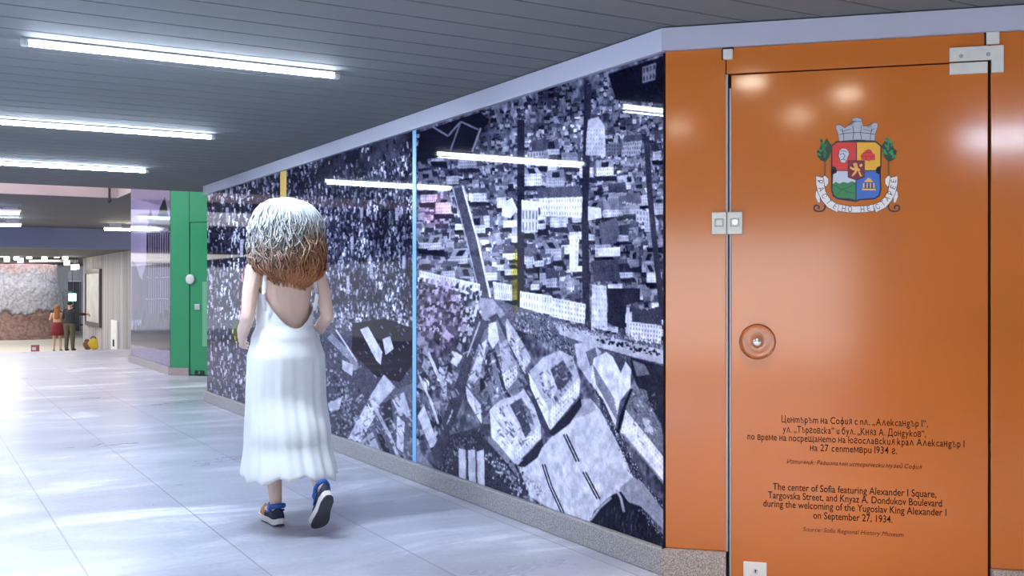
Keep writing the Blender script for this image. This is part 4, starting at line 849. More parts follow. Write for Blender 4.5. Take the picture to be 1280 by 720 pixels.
# ------------------------------------------------------------------ tube lights on the slatted ceiling
def tube_beam(x, y, rz, p=29):                        # downward light of one tube fixture
    a_ = area('tube_beam', (x, y, CEIL - 0.052), (1.42, 0.03), p, TUBE_COL); a_.rotation_euler = (0, 0, rz)
def make_tube(label, length=1.52, group='tube lights on the slatted ceiling', glow='tubeglow'):
    o = thing('tube_light', label, 'ceiling light', (0, 0, 0), 0, group); h = length / 2
    bm = BM(); bm_box(bm, (-h, -0.024, -0.010), (h, 0.024, 0.0), 0.003); obj('housing', bm, M['seal'], o)
    bm = BM(); seg = 14; A, B = [], []
    for i in range(seg + 1):
        t = PI + PI * i / seg; y, z = 0.016 * math.cos(t), -0.0105 + 0.026 * math.sin(t)
        A.append(bm.verts.new((-h + 0.035, y, z))); B.append(bm.verts.new((h - 0.035, y, z)))
    bm.faces.new(A); bm.faces.new(B[::-1]); bm.faces.new((A[0], B[0], B[-1], A[-1]))
    for i in range(seg): bm.faces.new((A[i], A[i + 1], B[i + 1], B[i]))
    obj('tube', bm, M[glow], o, False)
    for s in (-1, 1):
        bm = BM(); bm_box(bm, (min(s * h, s * (h - 0.034)), -0.020, -0.038), (max(s * h, s * (h - 0.034)), 0.020, -0.0105), 0.006); obj('end_cap', bm, M['steel'], o)
    return o
t0 = make_tube('nearest and longest of the three lit tubes on the slatted ceiling'); t0.location = (1.205, 5.21, CEIL - 0.0005); tube_beam(1.205, 5.21, 0)
for (x, y, rz, lb) in ((1.21, 7.79, 0, 'middle lit tube of the three on the slatted ceiling'), (1.235, 10.37, 0, 'farthest lit tube of the three on the slatted ceiling'), (1.93, -0.86, -PI / 4, 'slanting lit tube behind the viewer, mirrored in the orange panel')):
    c = copy_tree(t0); c.location = (x, y, CEIL - 0.0005); c.rotation_euler = (0, 0, rz); c['label'] = lb; tube_beam(x, y, rz, 29 if rz == 0 else 14)
# warm round downlights behind the viewer, mirrored in the orange glass
d0 = thing('downlight', 'warm round downlight mirrored above the left of the crest', 'ceiling light', (2.21, 2.51, CEIL - 0.0005), 0, 'warm downlights')
bm = BM(); bm_lathe(bm, [(0.105, 0.0), (0.11, -0.012), (0.085, -0.016), (0.085, 0.0)], 36); obj('rim', bm, M['white'], d0, True)
bm = BM(); bm_lathe(bm, [(0.084, -0.004), (0.070, -0.0175), (0.02, -0.021)], 36); obj('lens', bm, M['warmglow'], d0, True)
def beam_lamp(x, y):                                  # the downlight's own beam, below its lens
    l = bpy.data.lights.new('downlight_beam', 'SPOT'); l.energy = 95; l.color = (1.0, 0.84, 0.68); l.spot_size = math.radians(112); l.spot_blend = 1.0; l.shadow_soft_size = 0.07
    o = bpy.data.objects.new('downlight_beam', l); o.location = (x, y, CEIL - 0.03); C.objects.link(o)
beam_lamp(2.21, 2.51)
for x, y, lb in ((2.22, 1.78, 'warm round downlight mirrored just above the crest'), (1.56, 1.50, 'round downlight mirrored faintly left of the crest'), (0.77, 1.84, 'warm round downlight mirrored in the narrow orange panel')):
    c = copy_tree(d0); c.location = (x, y, CEIL - 0.0005); c['label'] = lb; beam_lamp(x, y)

# hanging tubes under the raised ceiling
def hang(label, x0, x1, y, z, glow):
    o = thing('hanging_light', label, 'ceiling light', ((x0 + x1) / 2, y, z), 0, 'fixtures under the raised ceiling'); h = (x1 - x0) / 2
    bm = BM(); bm_box(bm, (-h, -0.06, 0.0), (h, 0.06, 0.05), 0.006); obj('housing', bm, M['white'], o)
    bm = BM(); bm_cyl(bm, (-h + 0.03, 0, -0.028), (h - 0.03, 0, -0.028), 0.032, seg=14); obj('tube', bm, M[glow], o)
    for sx in (-h * 0.72, h * 0.72):
        bm = BM(); bm_box(bm, (sx - 0.14, -0.05, 0.0505), (sx + 0.14, 0.05, H2 - z - 0.001)); obj('mount_box', bm, M['white'], o)
hang('blue-white tube fixture, nearer of two at the far left', 0.55, 2.08, 24.3, H2 - 0.10, 'bluetube')
hang('bright white tube fixture, lower of two at the far left', 0.90, 2.45, 28.4, H2 - 0.13, 'tubeglow')
hang('warm white tube fixture beside the distant photograph panel', 4.47, 6.6, 29.2, H2 - 0.12, 'warmglow')
bm = BM(); bm_cyl(bm, (3.30, 20.85, H2 - 0.05), (3.30, 20.85, H2 + 0.6), 0.022, seg=10); bm_sphere(bm, (3.30, 20.85, H2 - 0.05), (0.035, 0.035, 0.05), 2); bm_box(bm, (3.26, 20.82, H2 + 0.59), (3.34, 21.0, H2 + 0.63))
tag(obj('drain_pipe', bm, M['black']), 'short black pipe hanging at the pink fascia corner', 'pipe')

# ------------------------------------------------------------------ lower hall
def P3(px, dist, z=None, py=None):
    s, co = math.sin(YAW), math.cos(YAW); u = (px - 640) / FPX * dist
    return Vector((dist * s + u * co, dist * co - u * s, z if z is not None else EYE + (360 - py) / FPX * dist))
# ruined tower of brick and stone
def tower(name, label, px0, px1, dist, ztop, taper, seed):
    cpt = P3((px0 + px1) / 2, dist, LOW); r = (px1 - px0) / 2 / FPX * dist; rr = random.Random(seed); bm = BM(); seg, rows = 40, 16; rings = []
    for j in range(rows + 1):
        f = j / rows; ring = []
        for i in range(seg):
            t = 2 * PI * i / seg; k = r * (1 - taper * f) * (1 + rr.uniform(-0.012, 0.012) + (0.03 if 0.3 < f < 0.72 else 0)); ring.append(bm.verts.new((k * math.cos(t), k * math.sin(t), f * (ztop - LOW) + (rr.uniform(-0.1, 0.05) if j == rows else 0))))
        rings.append(ring)
    for a, b in zip(rings, rings[1:]):
        for i in range(seg): bm.faces.new((a[i], a[(i + 1) % seg], b[(i + 1) % seg], b[i]))
    bm.faces.new(rings[0][::-1]); bm.faces.new(rings[-1]); o = obj(name, bm, M['ruin']); o.location = cpt; return tag(o, label, 'ruin')
tower('ruined_tower', 'round ruined tower of brick and grey stone at the far left', -40, 76, 46.5, EYE + 1.05, 0.16, 2)
tower('ruined_pier', 'low brick and stone pier behind the far couple', 70, 91, 49.5, EYE - 0.15, 0.08, 5)
# pale column between tower and doorway
bm = BM(); c0 = P3(72, 52, LOW); bm_lathe(bm, [(0.62, 0), (0.62, 0.2), (0.5, 0.24), (0.48, 3.0), (0.56, 3.08), (0.62, 3.2), (0.62, H3 - LOW)], 24); o = obj('column', bm, M['white'], None, True); o.location = c0; o['kind'] = 'structure'
# rear wall of the hall with a dark doorway
q0, q1 = P3(86, 54, 0), P3(101.5, 54, 0)
def hall_box(bm, a0, a1, z0, z1, d=0.25):
    s, co = math.sin(YAW), math.cos(YAW); A, B = P3(a0, 54, 0), P3(a1, 54, 0); n = Vector((s, co, 0)) * d
    bm_prism(bm, [(A.x, A.y), (B.x, B.y), (B.x + n.x, B.y + n.y), (A.x + n.x, A.y + n.y)], z0, z1)
bm = BM(); hall_box(bm, -160, 84, LOW, H3); hall_box(bm, 84, 101, EYE + 0.35, H3); hall_box(bm, 101, 230, LOW, H3); struct('wall_hall_back', bm, M['white'])
bm = BM(); hall_box(bm, 84.3, 100.7, LOW, EYE + 0.34, 0.1); d3 = struct('door_3', bm, mat('dark_teal_glass', (0.02, 0.045, 0.055), 0.15))
bm = BM()
for a in (84.3, 92.2, 100.0): hall_box(bm, a, a + 0.7, LOW, EYE + 0.34, -0.06)
hall_box(bm, 84.3, 100.7, LOW + 0.9, LOW + 1.0, -0.05); obj('door_frame', bm, M['seal'], d3)
ex = thing('exit_sign', 'small glowing green sign hanging in front of the dark far doorway', 'sign', P3(90.5, 48.0, None, 371.5), -YAW)
bm = BM(); bm_box(bm, (-0.17, -0.03, -0.17), (0.17, 0.03, 0.17), 0.01); obj('lit_face', bm, M['exitglow'], ex)
bm = BM(); bm_cyl(bm, (0, 0, 0.168), (0, 0, H3 - ex.location.z - 0.001), 0.012, seg=8); obj('hanger_rod', bm, M['black'], ex)
# low bench under the doorway wall
bm = BM(); c0 = P3(99, 51.5, LOW); bm_box(bm, (-0.5, -0.2, 0.38), (0.5, 0.2, 0.46), 0.01)
for sx in (-0.42, 0.36): bm_box(bm, (sx, -0.16, 0.0), (sx + 0.06, 0.16, 0.385))
o = obj('bench', bm, mat('dark_grey_bench', (0.12, 0.12, 0.14), 0.6)); o.location = c0; o.rotation_euler = (0, 0, -YAW); tag(o, 'low dark bench by the far doorway', 'bench')

# ring chandelier with square lamps
ch = thing('chandelier', 'white ring chandelier under the far hall ceiling', 'chandelier', P3(67, 40, None, 326.5))
zt = H3 - ch.location.z
bm = BM(); bm_lathe(bm, [(0.86, -0.05), (0.86, 0.05), (0.74, 0.05), (0.74, -0.05)], 40); obj('ring', bm, M['white'], ch)
for k in range(3):
    t = 2 * PI * k / 3; bm = BM(); bm_cyl(bm, (0.8 * math.cos(t), 0.8 * math.sin(t), 0.05), (0.8 * math.cos(t), 0.8 * math.sin(t), max(zt - 0.001, 0.06)), 0.01, seg=8); obj('hanger_rod', bm, M['black'], ch)
cl0 = None
CUB = [(2.5, 318, 'far left'), (8.5, 324, ''), (20.5, 322, ''), (27.5, 317.5, ''), (25.5, 325.5, ''), (36.5, 320.5, ''), (55.5, 323.5, ''), (71, 319, ''), (81.5, 321, ''), (83.5, 328.5, ''), (92, 334, ''), (95.5, 333.5, '')]
for i, (px, py, _) in enumerate(CUB):
    dist = 37.4 + 0.25 * (i % 4); p = P3(px, dist, None, py)
    if cl0 is None:
        o = cl0 = thing('cube_lamp', '', 'pendant lamp', p, 0, 'glowing square pendant lamps of the far hall')
        bm = BM(); bm_box(bm, (-0.085, -0.085, -0.09), (0.085, 0.085, 0.09), 0.012); obj('shade', bm, M['cubeglow'], o)
        bm = BM(); bm_cyl(bm, (0, 0, 0.089), (0, 0, 1), 0.008, seg=6); obj('cord', bm, M['black'], o)
    else: o = copy_tree(cl0); o.location = p
    crd = [x for x in bpy.data.objects if x.parent == o and x.name.startswith('cord')][0]
    crd.scale = (1, 1, 1); L_ = max(H3 - p.z - 0.001, 0.095); crd.data = crd.data.copy()
    for v in crd.data.vertices:
        if v.co.z > 0.0895: v.co.z = L_
    o['label'] = ['glowing square lamp at the far left edge, upper one', 'glowing square lamp just right of the far left edge one, lower', 'left lamp of the tight lamp cluster left of the chandelier ring', 'topmost lamp of the tight cluster left of the chandelier ring', 'lowest lamp of the tight cluster left of the chandelier ring', 'lamp just right of the tight lamp cluster', 'square lamp in front of the middle of the chandelier ring', 'square lamp above the right half of the chandelier ring', 'square lamp above the right end of the chandelier ring', 'square lamp just below the right end of the chandelier ring', 'lower left one of the last two lamps before the ribbed wall', 'rightmost of the square lamps, nearest the ribbed wall'][i]

# framed poster on the ribbed wall
def wall5(px): u = (px - 640) / FPX; return 5.80 * (math.cos(YAW) - u * math.sin(YAW)) / (math.sin(YAW) + u * math.cos(YAW))
ya, yb = wall5(127.5), wall5(109)
ps = thing('poster_frame', 'dark framed pale poster on the ribbed wall', 'poster', (5.80, (ya + yb) / 2, 0)); h = (yb - ya) / 2; z0, z1 = EYE - 1.36, EYE + 0.66
bm = BM()
for lo, hi in (((-0.09, -h, z0), (-0.0005, -h + 0.16, z1)), ((-0.09, h - 0.12, z0), (-0.0005, h, z1)), ((-0.09, -h + 0.16, z0), (-0.0005, h - 0.12, z0 + 0.14)), ((-0.09, -h + 0.16, z1 - 0.14), (-0.0005, h - 0.12, z1))): bm_box(bm, lo, hi)
obj('frame', bm, mat('dark_brown_frame', (0.07, 0.055, 0.06), 0.4), ps)
bm = BM(); bm_box(bm, (-0.05, -h + 0.16, z0 + 0.14), (-0.002, h - 0.12, z1 - 0.14)); obj('poster_sheet', bm, mat('pale_printed_sheet', (0.62, 0.62, 0.58), 0.4, noise=0.3, nscale=2.5), ps)
# white service cabinet door low on the ribbed wall
yc = wall5(145); cb_ = thing('service_cabinet', 'narrow white cabinet with dark latch low on the ribbed wall', 'cabinet', (5.80, yc, EYE - 1.75))
bm = BM(); bm_box(bm, (-0.07, -0.55, -0.6), (-0.0005, 0.55, 0.72), 0.01); obj('cabinet_box', bm, M['white'], cb_)
bm = BM(); bm_box(bm, (-0.10, -0.10, -0.12), (-0.07, 0.05, 0.10), 0.005); obj('latch', bm, M['black'], cb_)
# bags on the ramp, small red box
def ramp_z(y): return -0.004 + (LOW + 0.004) * (y - 22.5) / 17.5
def bag(name, label, px, dist, rx, rz, m, strapm):
    p = P3(px, dist, 0); p.z = ramp_z(p.y) - 0.01; o = thing(name, label, 'bag', p, -YAW)
    bm = BM(); vs = bm_sphere(bm, (0, 0, rz), (rx, rx * 0.8, rz), 3)
    for v in bm.verts:
        if v.co.z < 0.03: v.co.z = 0.03 - (0.03 - v.co.z) * 0.1
        v.co.x += 0.02 * math.sin(v.co.z * 25)
    obj('bag_body', bm, m, o, True)
    bm = BM(); pts = [(rx * 0.5 * math.cos(t), -0.02, rz * 1.85 + rx * 0.45 * math.sin(t)) for t in [PI * i / 8 for i in range(9)]]
    for a, b in zip(pts, pts[1:]): bm_cyl(bm, a, b, 0.018, seg=8)
    obj('strap', bm, strapm, o)
yl = mat('yellow_fabric', (0.75, 0.50, 0.02), 0.6); br = mat('brown_leather', (0.20, 0.085, 0.04), 0.5)
bag('shoulder_bag', 'round yellow bag on the ramp at the foot of the ribbed wall', 117, 26.5, 0.125, 0.16, yl, br); bag('shoulder_bag', 'brown bag just left of the round yellow bag', 109, 27.0, 0.10, 0.13, br, br)
p = P3(44, 24.5, 0); p.z = ramp_z(p.y) - 0.01; bx_ = thing('cardboard_box', 'tiny red and white box on the far floor edge', 'box', p, -YAW)
bm = BM(); bm_box(bm, (-0.075, -0.06, 0.0), (0.075, 0.06, 0.17), 0.004); obj('box_body', bm, mat('red_card', (0.45, 0.10, 0.10), 0.6), bx_)
bm = BM(); bm_box(bm, (-0.045, -0.063, 0.05), (0.045, -0.0605, 0.12)); obj('paper_label', bm, M['white'], bx_)

# ------------------------------------------------------------------ people
def hull(bm, a, ra, b, rb, sub=2):
    """convex skin around two ellipsoids"""
    ra = ra if hasattr(ra, '__len__') else (ra,) * 3; rb = rb if hasattr(rb, '__len__') else (rb,) * 3
    t = BM(); bm_sphere(t, a, ra, sub); bm_sphere(t, b, rb, sub)
    r = bmesh.ops.convex_hull(t, input=t.verts[:]); bmesh.ops.delete(t, geom=[g for g in r['geom_interior'] if isinstance(g, bmesh.types.BMVert)], context='VERTS')
    me = bpy.data.meshes.new('t'); t.to_mesh(me); t.free(); bm.from_mesh(me); bpy.data.meshes.remove(me)
def chain(bm, pts, sub=2):
    for (a, ra), (b, rb) in zip(pts, pts[1:]): hull(bm, a, ra, b, rb, sub)
def fused(name, bm, m, parent, voxel, smooth=6, solid=0):
    o = obj(name, bm, m, parent, True)
    md = o.modifiers.new('r', 'REMESH'); md.mode = 'VOXEL'; md.voxel_size = voxel; md.use_smooth_shade = True
    ms = o.modifiers.new('s', 'SMOOTH'); ms.factor = 0.5; ms.iterations = smooth
    return bake(o)
def hand(bm, wrist, fwd, palm_n, side, s=1.0, curl=0.5):
    """palm plus five bent fingers; fwd wrist-to-knuckle, palm_n out of the palm, side towards the thumb"""
    w_, f_, n_, d_ = Vector(wrist), Vector(fwd).normalized(), Vector(palm_n).normalized(), Vector(side).normalized()
    kn = w_ + f_ * 0.085 * s
    for o_, r_ in ((-0.028, 0.012), (0.0, 0.013), (0.026, 0.0125)): hull(bm, w_ + d_ * o_ * 0.6, 0.014 * s, kn + d_ * o_ * s, r_ * s)
    for i, (o_, ln) in enumerate(((0.030, 0.072), (0.010, 0.080), (-0.011, 0.074), (-0.031, 0.058))):
        p = kn + d_ * o_ * s; c1, c2 = curl * 0.8 + 0.08 * i, curl * 2.0 + 0.1 * i
        a = p + (f_ * math.cos(c1) + n_ * math.sin(c1)) * ln * 0.5 * s; b = a + (f_ * math.cos(c2) + n_ * math.sin(c2)) * ln * 0.5 * s
        chain(bm, [(p, 0.0092 * s), (a, 0.0082 * s), (b, 0.0068 * s)])
    p = w_ + d_ * 0.026 * s + f_ * 0.022 * s; a = p + (d_ * 0.75 + f_ * 0.6 + n_ * 0.3).normalized() * 0.04 * s; b = a + (d_ * 0.25 + f_ * 0.9 + n_ * 0.35).normalized() * 0.032 * s
    chain(bm, [(p, 0.013 * s), (a, 0.010 * s), (b, 0.0078 * s)])
def head(bm, c, s=1.0):
    c = Vector(c); S = lambda o, r: bm_sphere(bm, c + Vector(o) * s, tuple(k * s for k in r), 3)
    S((0, -0.012, 0.022), (0.074, 0.092, 0.090)); hull(bm, c + Vector((0, 0.02, -0.02)) * s, (0.062 * s, 0.066 * s, 0.07 * s), c + Vector((0, 0.050, -0.084)) * s, (0.037 * s, 0.030 * s, 0.024 * s), 3)
    hull(bm, c + Vector((0, 0.086, 0.012)) * s, 0.008 * s, c + Vector((0, 0.106, -0.026)) * s, 0.012 * s)
    for x in (-1, 1):
        S((0.012 * x, 0.098, -0.030), (0.009, 0.010, 0.008)); S((0.074 * x, -0.008, -0.006), (0.010, 0.018, 0.030)); hull(bm, c + Vector((0.018 * x, 0.079, 0.030)) * s, 0.009 * s, c + Vector((0.048 * x, 0.068, 0.030)) * s, 0.008 * s)
        S((0.040 * x, 0.058, -0.028), (0.024, 0.022, 0.022))
    hull(bm, c + Vector((-0.016, 0.083, -0.054)) * s, 0.008 * s, c + Vector((0.016, 0.083, -0.054)) * s, 0.008 * s)
def eyes(c, parent, s=1.0):
    for x in (-1, 1):
        bm = BM(); bm_sphere(bm, Vector(c) + Vector((0.031 * x, 0.0715, 0.008)) * s, (0.0125 * s,) * 3, 2); e_ = obj('eye', bm, M['eye'], parent, True)
        bm = BM(); bm_sphere(bm, Vector(c) + Vector((0.031 * x, 0.0822, 0.008)) * s, (0.0055 * s, 0.003 * s, 0.0055 * s), 2); obj('iris', bm, M['iris'], e_, True)
    bm = BM(); hull(bm, Vector(c) + Vector((-0.018, 0.090, -0.054)) * s, 0.005 * s, Vector(c) + Vector((0.018, 0.090, -0.054)) * s, 0.005 * s); obj('lips', bm, M['lip'], parent, True)

# ---- the walking woman, seen from behind; local +y is the way she walks
wo = thing('person', 'person in a long white open-backed dress walking away, big pale-to-ginger hair', 'person', (1.735, 5.40, 0))
bm = BM()
chain(bm, [((0, 0, 0.93), (0.155, 0.105, 0.09)), ((0, 0.008, 1.06), (0.122, 0.085, 0.06)), ((0, 0.006, 1.20), (0.142, 0.092, 0.07)), ((0, -0.004, 1.335), (0.150, 0.085, 0.055)), ((0, -0.008, 1.395), (0.085, 0.055, 0.03))], 3)
hull(bm, (-0.072, 0.082, 1.245), 0.052, (-0.062, 0.045, 1.30), 0.055); hull(bm, (0.072, 0.082, 1.245), 0.052, (0.062, 0.045, 1.30), 0.055)
for sx in (-1, 1):
    hull(bm, (sx * 0.075, -0.062, 0.915), 0.078, (sx * 0.085, -0.02, 0.86), 0.085)
    hull(bm, (sx * 0.055, -0.045, 1.31), (0.055, 0.035, 0.06), (sx * 0.045, -0.05, 1.22), (0.05, 0.03, 0.05))
chain(bm, [((0, -0.012, 1.39), 0.056), ((0, 0.006, 1.50), 0.050)])
HC = (0, 0.018, 1.575); head(bm, HC)
# standing leg (her left) and trailing leg with the heel up
chain(bm, [((-0.085, 0, 0.88), 0.094), ((-0.070, 0.045, 0.50), 0.056), ((-0.066, 0.030, 0.40), 0.055), ((-0.052, 0.022, 0.21), 0.040), ((-0.044, 0.022, 0.115), 0.033)])
hull(bm, (-0.062, 0.0, 0.39), 0.046, (-0.055, 0.008, 0.25), 0.034); chain(bm, [((-0.044, 0.015, 0.09), 0.034), ((-0.044, 0.11, 0.062), (0.036, 0.04, 0.024))])
chain(bm, [((0.085, -0.01, 0.88), 0.094), ((0.090, -0.045, 0.50), 0.056), ((0.088, -0.130, 0.415), 0.053), ((0.082, -0.265, 0.285), 0.038), ((0.080, -0.325, 0.225), 0.033)])
hull(bm, (0.088, -0.145, 0.40), 0.046, (0.084, -0.235, 0.30), 0.034); chain(bm, [((0.080, -0.325, 0.200), 0.033), ((0.080, -0.306, 0.098), (0.032, 0.026, 0.026)), ((0.080, -0.284, 0.064), (0.030, 0.020, 0.018))])
# arms: bent, forearms carried forward
for sx in (-1, 1):
    chain(bm, [((sx * 0.165, -0.008, 1.345), 0.050), ((sx * 0.195, -0.03, 1.24), 0.042), ((sx * 0.215, -0.055, 1.10), 0.036), ((sx * 0.208, 0.05, 1.03), 0.034), ((sx * 0.180, 0.175, 0.985), 0.025)])
    hull(bm, (sx * 0.10, -0.01, 1.37), (0.06, 0.045, 0.035), (sx * 0.165, -0.008, 1.348), 0.048)
    hand(bm, (sx * 0.178, 0.185, 0.982), (-0.15 * sx, 1, -0.25), (-sx, 0, -0.25), (0, 0.25, 1), 0.95, 0.55)
body = fused('body', bm, M['skin'], wo, 0.0048, 5)
eyes(HC, wo)
# dress: rings from a deep-cut bodice down to the flared hem
def prof(z):
    T = [(0.26, 0.238, 0.272, -0.066), (0.45, 0.217, 0.222, -0.042), (0.70, 0.205, 0.170, -0.016), (0.88, 0.200, 0.170, -0.018), (0.98, 0.178, 0.148, -0.008), (1.06, 0.146, 0.116, 0.004), (1.14, 0.150, 0.112, 0.008), (1.25, 0.166, 0.140, 0.016), (1.33, 0.172, 0.118, 0.0)]
    for (a, *p), (b, *q) in zip(T, T[1:]):
        if z <= b:
            f = min(max((z - a) / (b - a), 0), 1); f = f * f * (3 - 2 * f); return [x + (y - x) * f for x, y in zip(p, q)]
    return T[-1][1:]
bm = BM(); seg, rows = 220, 70; rings = []
for j in range(rows + 1):
    f = j / rows; ring = []
    for i in range(seg):
        t = 2 * PI * i / seg; back = max(0.0, -math.sin(t)); frontal = max(0.0, math.sin(t)); side = math.cos(t)
        zt = 1.205 - 0.165 * back ** 2.2 + 0.075 * frontal ** 2 - 0.05 * side * (1 - 0.5 * frontal)
        zb = 0.275 + 0.016 * math.sin(3 * t + 0.6) + 0.008 * math.sin(11 * t)
        z = zb + (zt - zb) * (f ** 0.92); rx, ry, cy = prof(z)
        fold = max(0.0, (1.0 - z) / 0.72); am = 0.052 * fold ** 0.8
        k = 1 + am * (0.55 * math.sin(13 * t + 1.5 * math.sin(2 * t) + z * 0.9) + 0.30 * math.sin(23 * t + 2.0 + 1.1 * z) + 0.25 * math.sin(7 * t + 3.0 * z))
        ring.append(bm.verts.new((rx * k * side, cy + ry * k * math.sin(t), z)))
    rings.append(ring)
for a, b in zip(rings, rings[1:]):
    for i in range(seg): bm.faces.new((a[i], a[(i + 1) % seg], b[(i + 1) % seg], b[i]))
dr = obj('dress', bm, M['dress'], wo, True); md = dr.modifiers.new('s', 'SOLIDIFY'); md.thickness = 0.004; md.offset = 1.0; bake(dr)
for sx in (-1, 1):
    bm = BM(); pts = [(sx * 0.098, 0.128, 1.255), (sx * 0.105, 0.088, 1.345), (sx * 0.11, 0.03, 1.412), (sx * 0.115, -0.03, 1.408), (sx * 0.13, -0.082, 1.33), (sx * 0.145, -0.092, 1.22), (sx * 0.135, -0.078, 1.135)]
    for a, b in zip(pts, pts[1:]): hull(bm, a, (0.012, 0.005, 0.006), b, (0.012, 0.005, 0.006), 1)
    obj('strap', bm, M['dress'], dr, True)
# hair: full rounded mass with loose wavy strands
bm = BM(); seg, rows = 72, 30; rings = []; HP = [(1.728, 0.03), (1.715, 0.085), (1.69, 0.128), (1.65, 0.160), (1.60, 0.178), (1.54, 0.188), (1.48, 0.192), (1.42, 0.192), (1.37, 0.186), (1.33, 0.172), (1.30, 0.145), (1.275, 0.085)]
def hr(z):
    for (za, ra), (zb, rb) in zip(HP, HP[1:]):
        if z >= zb: f = (za - z) / (za - zb); return ra + (rb - ra) * min(max(f, 0), 1)
    return HP[-1][1]
def hair_pt(t, z, g=1.0):
    r = hr(z); x = r * math.cos(t); yv = math.sin(t); low = max(0, (1.52 - z) / 0.25)
    ry = r * 0.80 if yv < 0 else r * (0.62 - 0.50 * min(1, max(0, (1.665 - z) / 0.06)))
    cy = -0.012 - 0.024 * min(low, 1)
    return Vector((x * g * 1.0, cy + ry * yv * g, z - (0.018 * math.cos(t) if z < 1.40 else 0)))
for j in range(rows + 1):
    z = 1.728 - (1.728 - 1.275) * j / rows
    rings.append([bm.verts.new(hair_pt(2 * PI * i / seg, z, 0.985 + 0.03 * math.sin(5 * 2 * PI * i / seg + z * 17) + 0.02 * math.sin(11 * 2 * PI * i / seg - z * 31))) for i in range(seg)])
for a, b in zip(rings, rings[1:]):
    for i in range(seg): bm.faces.new((a[i], a[(i + 1) % seg], b[(i + 1) % seg], b[i]))
bm.faces.new(rings[0]); bm.faces.new(rings[-1][::-1])
for s in range(1500):
    t = rnd.uniform(0, 2 * PI)
    if 0.25 < math.sin(t) and rnd.random() < 0.6: t = -abs(t)
    z0, z1 = rnd.uniform(1.45, 1.727), rnd.uniform(1.245, 1.42)
    if math.sin(t) > 0.3:
        if s % 2: z1 = rnd.uniform(1.66, 1.69); z0 = 1.725
        else: z0 = rnd.uniform(1.45, 1.60)
    ph, am, n = rnd.uniform(0, 6), rnd.uniform(0.02, 0.09), 12; g = rnd.uniform(0.98, 1.05) + (rnd.uniform(0, 0.09) if rnd.random() < 0.25 else 0); wob = rnd.uniform(0.01, 0.045); frq = rnd.uniform(0.8, 1.7); pts = []
    for k in range(n + 1):
        z = z0 + (z1 - z0) * k / n; pts.append(hair_pt(t + am * math.sin(ph + k * 1.1), max(z, 1.277), g + wob * math.sin(ph * 2 + k * frq)) + Vector((0, 0, min(0, z - 1.277))))
    prev = None
    for k, p in enumerate(pts):
        r = 0.0048 * (1 - 0.75 * abs(2 * k / n - 1) ** 3); d = (pts[min(k + 1, n)] - pts[max(k - 1, 0)]).normalized(); q = d.to_track_quat('Z', 'Y')
        ring = [bm.verts.new(p + q @ Vector((r * math.cos(a), r * math.sin(a), 0))) for a in (0, 2.09, 4.19)]
        if prev:
            for i in range(3): bm.faces.new((prev[i], prev[(i + 1) % 3], ring[(i + 1) % 3], ring[i]))
        prev = ring
obj('hair', bm, M['hair'], wo, True)
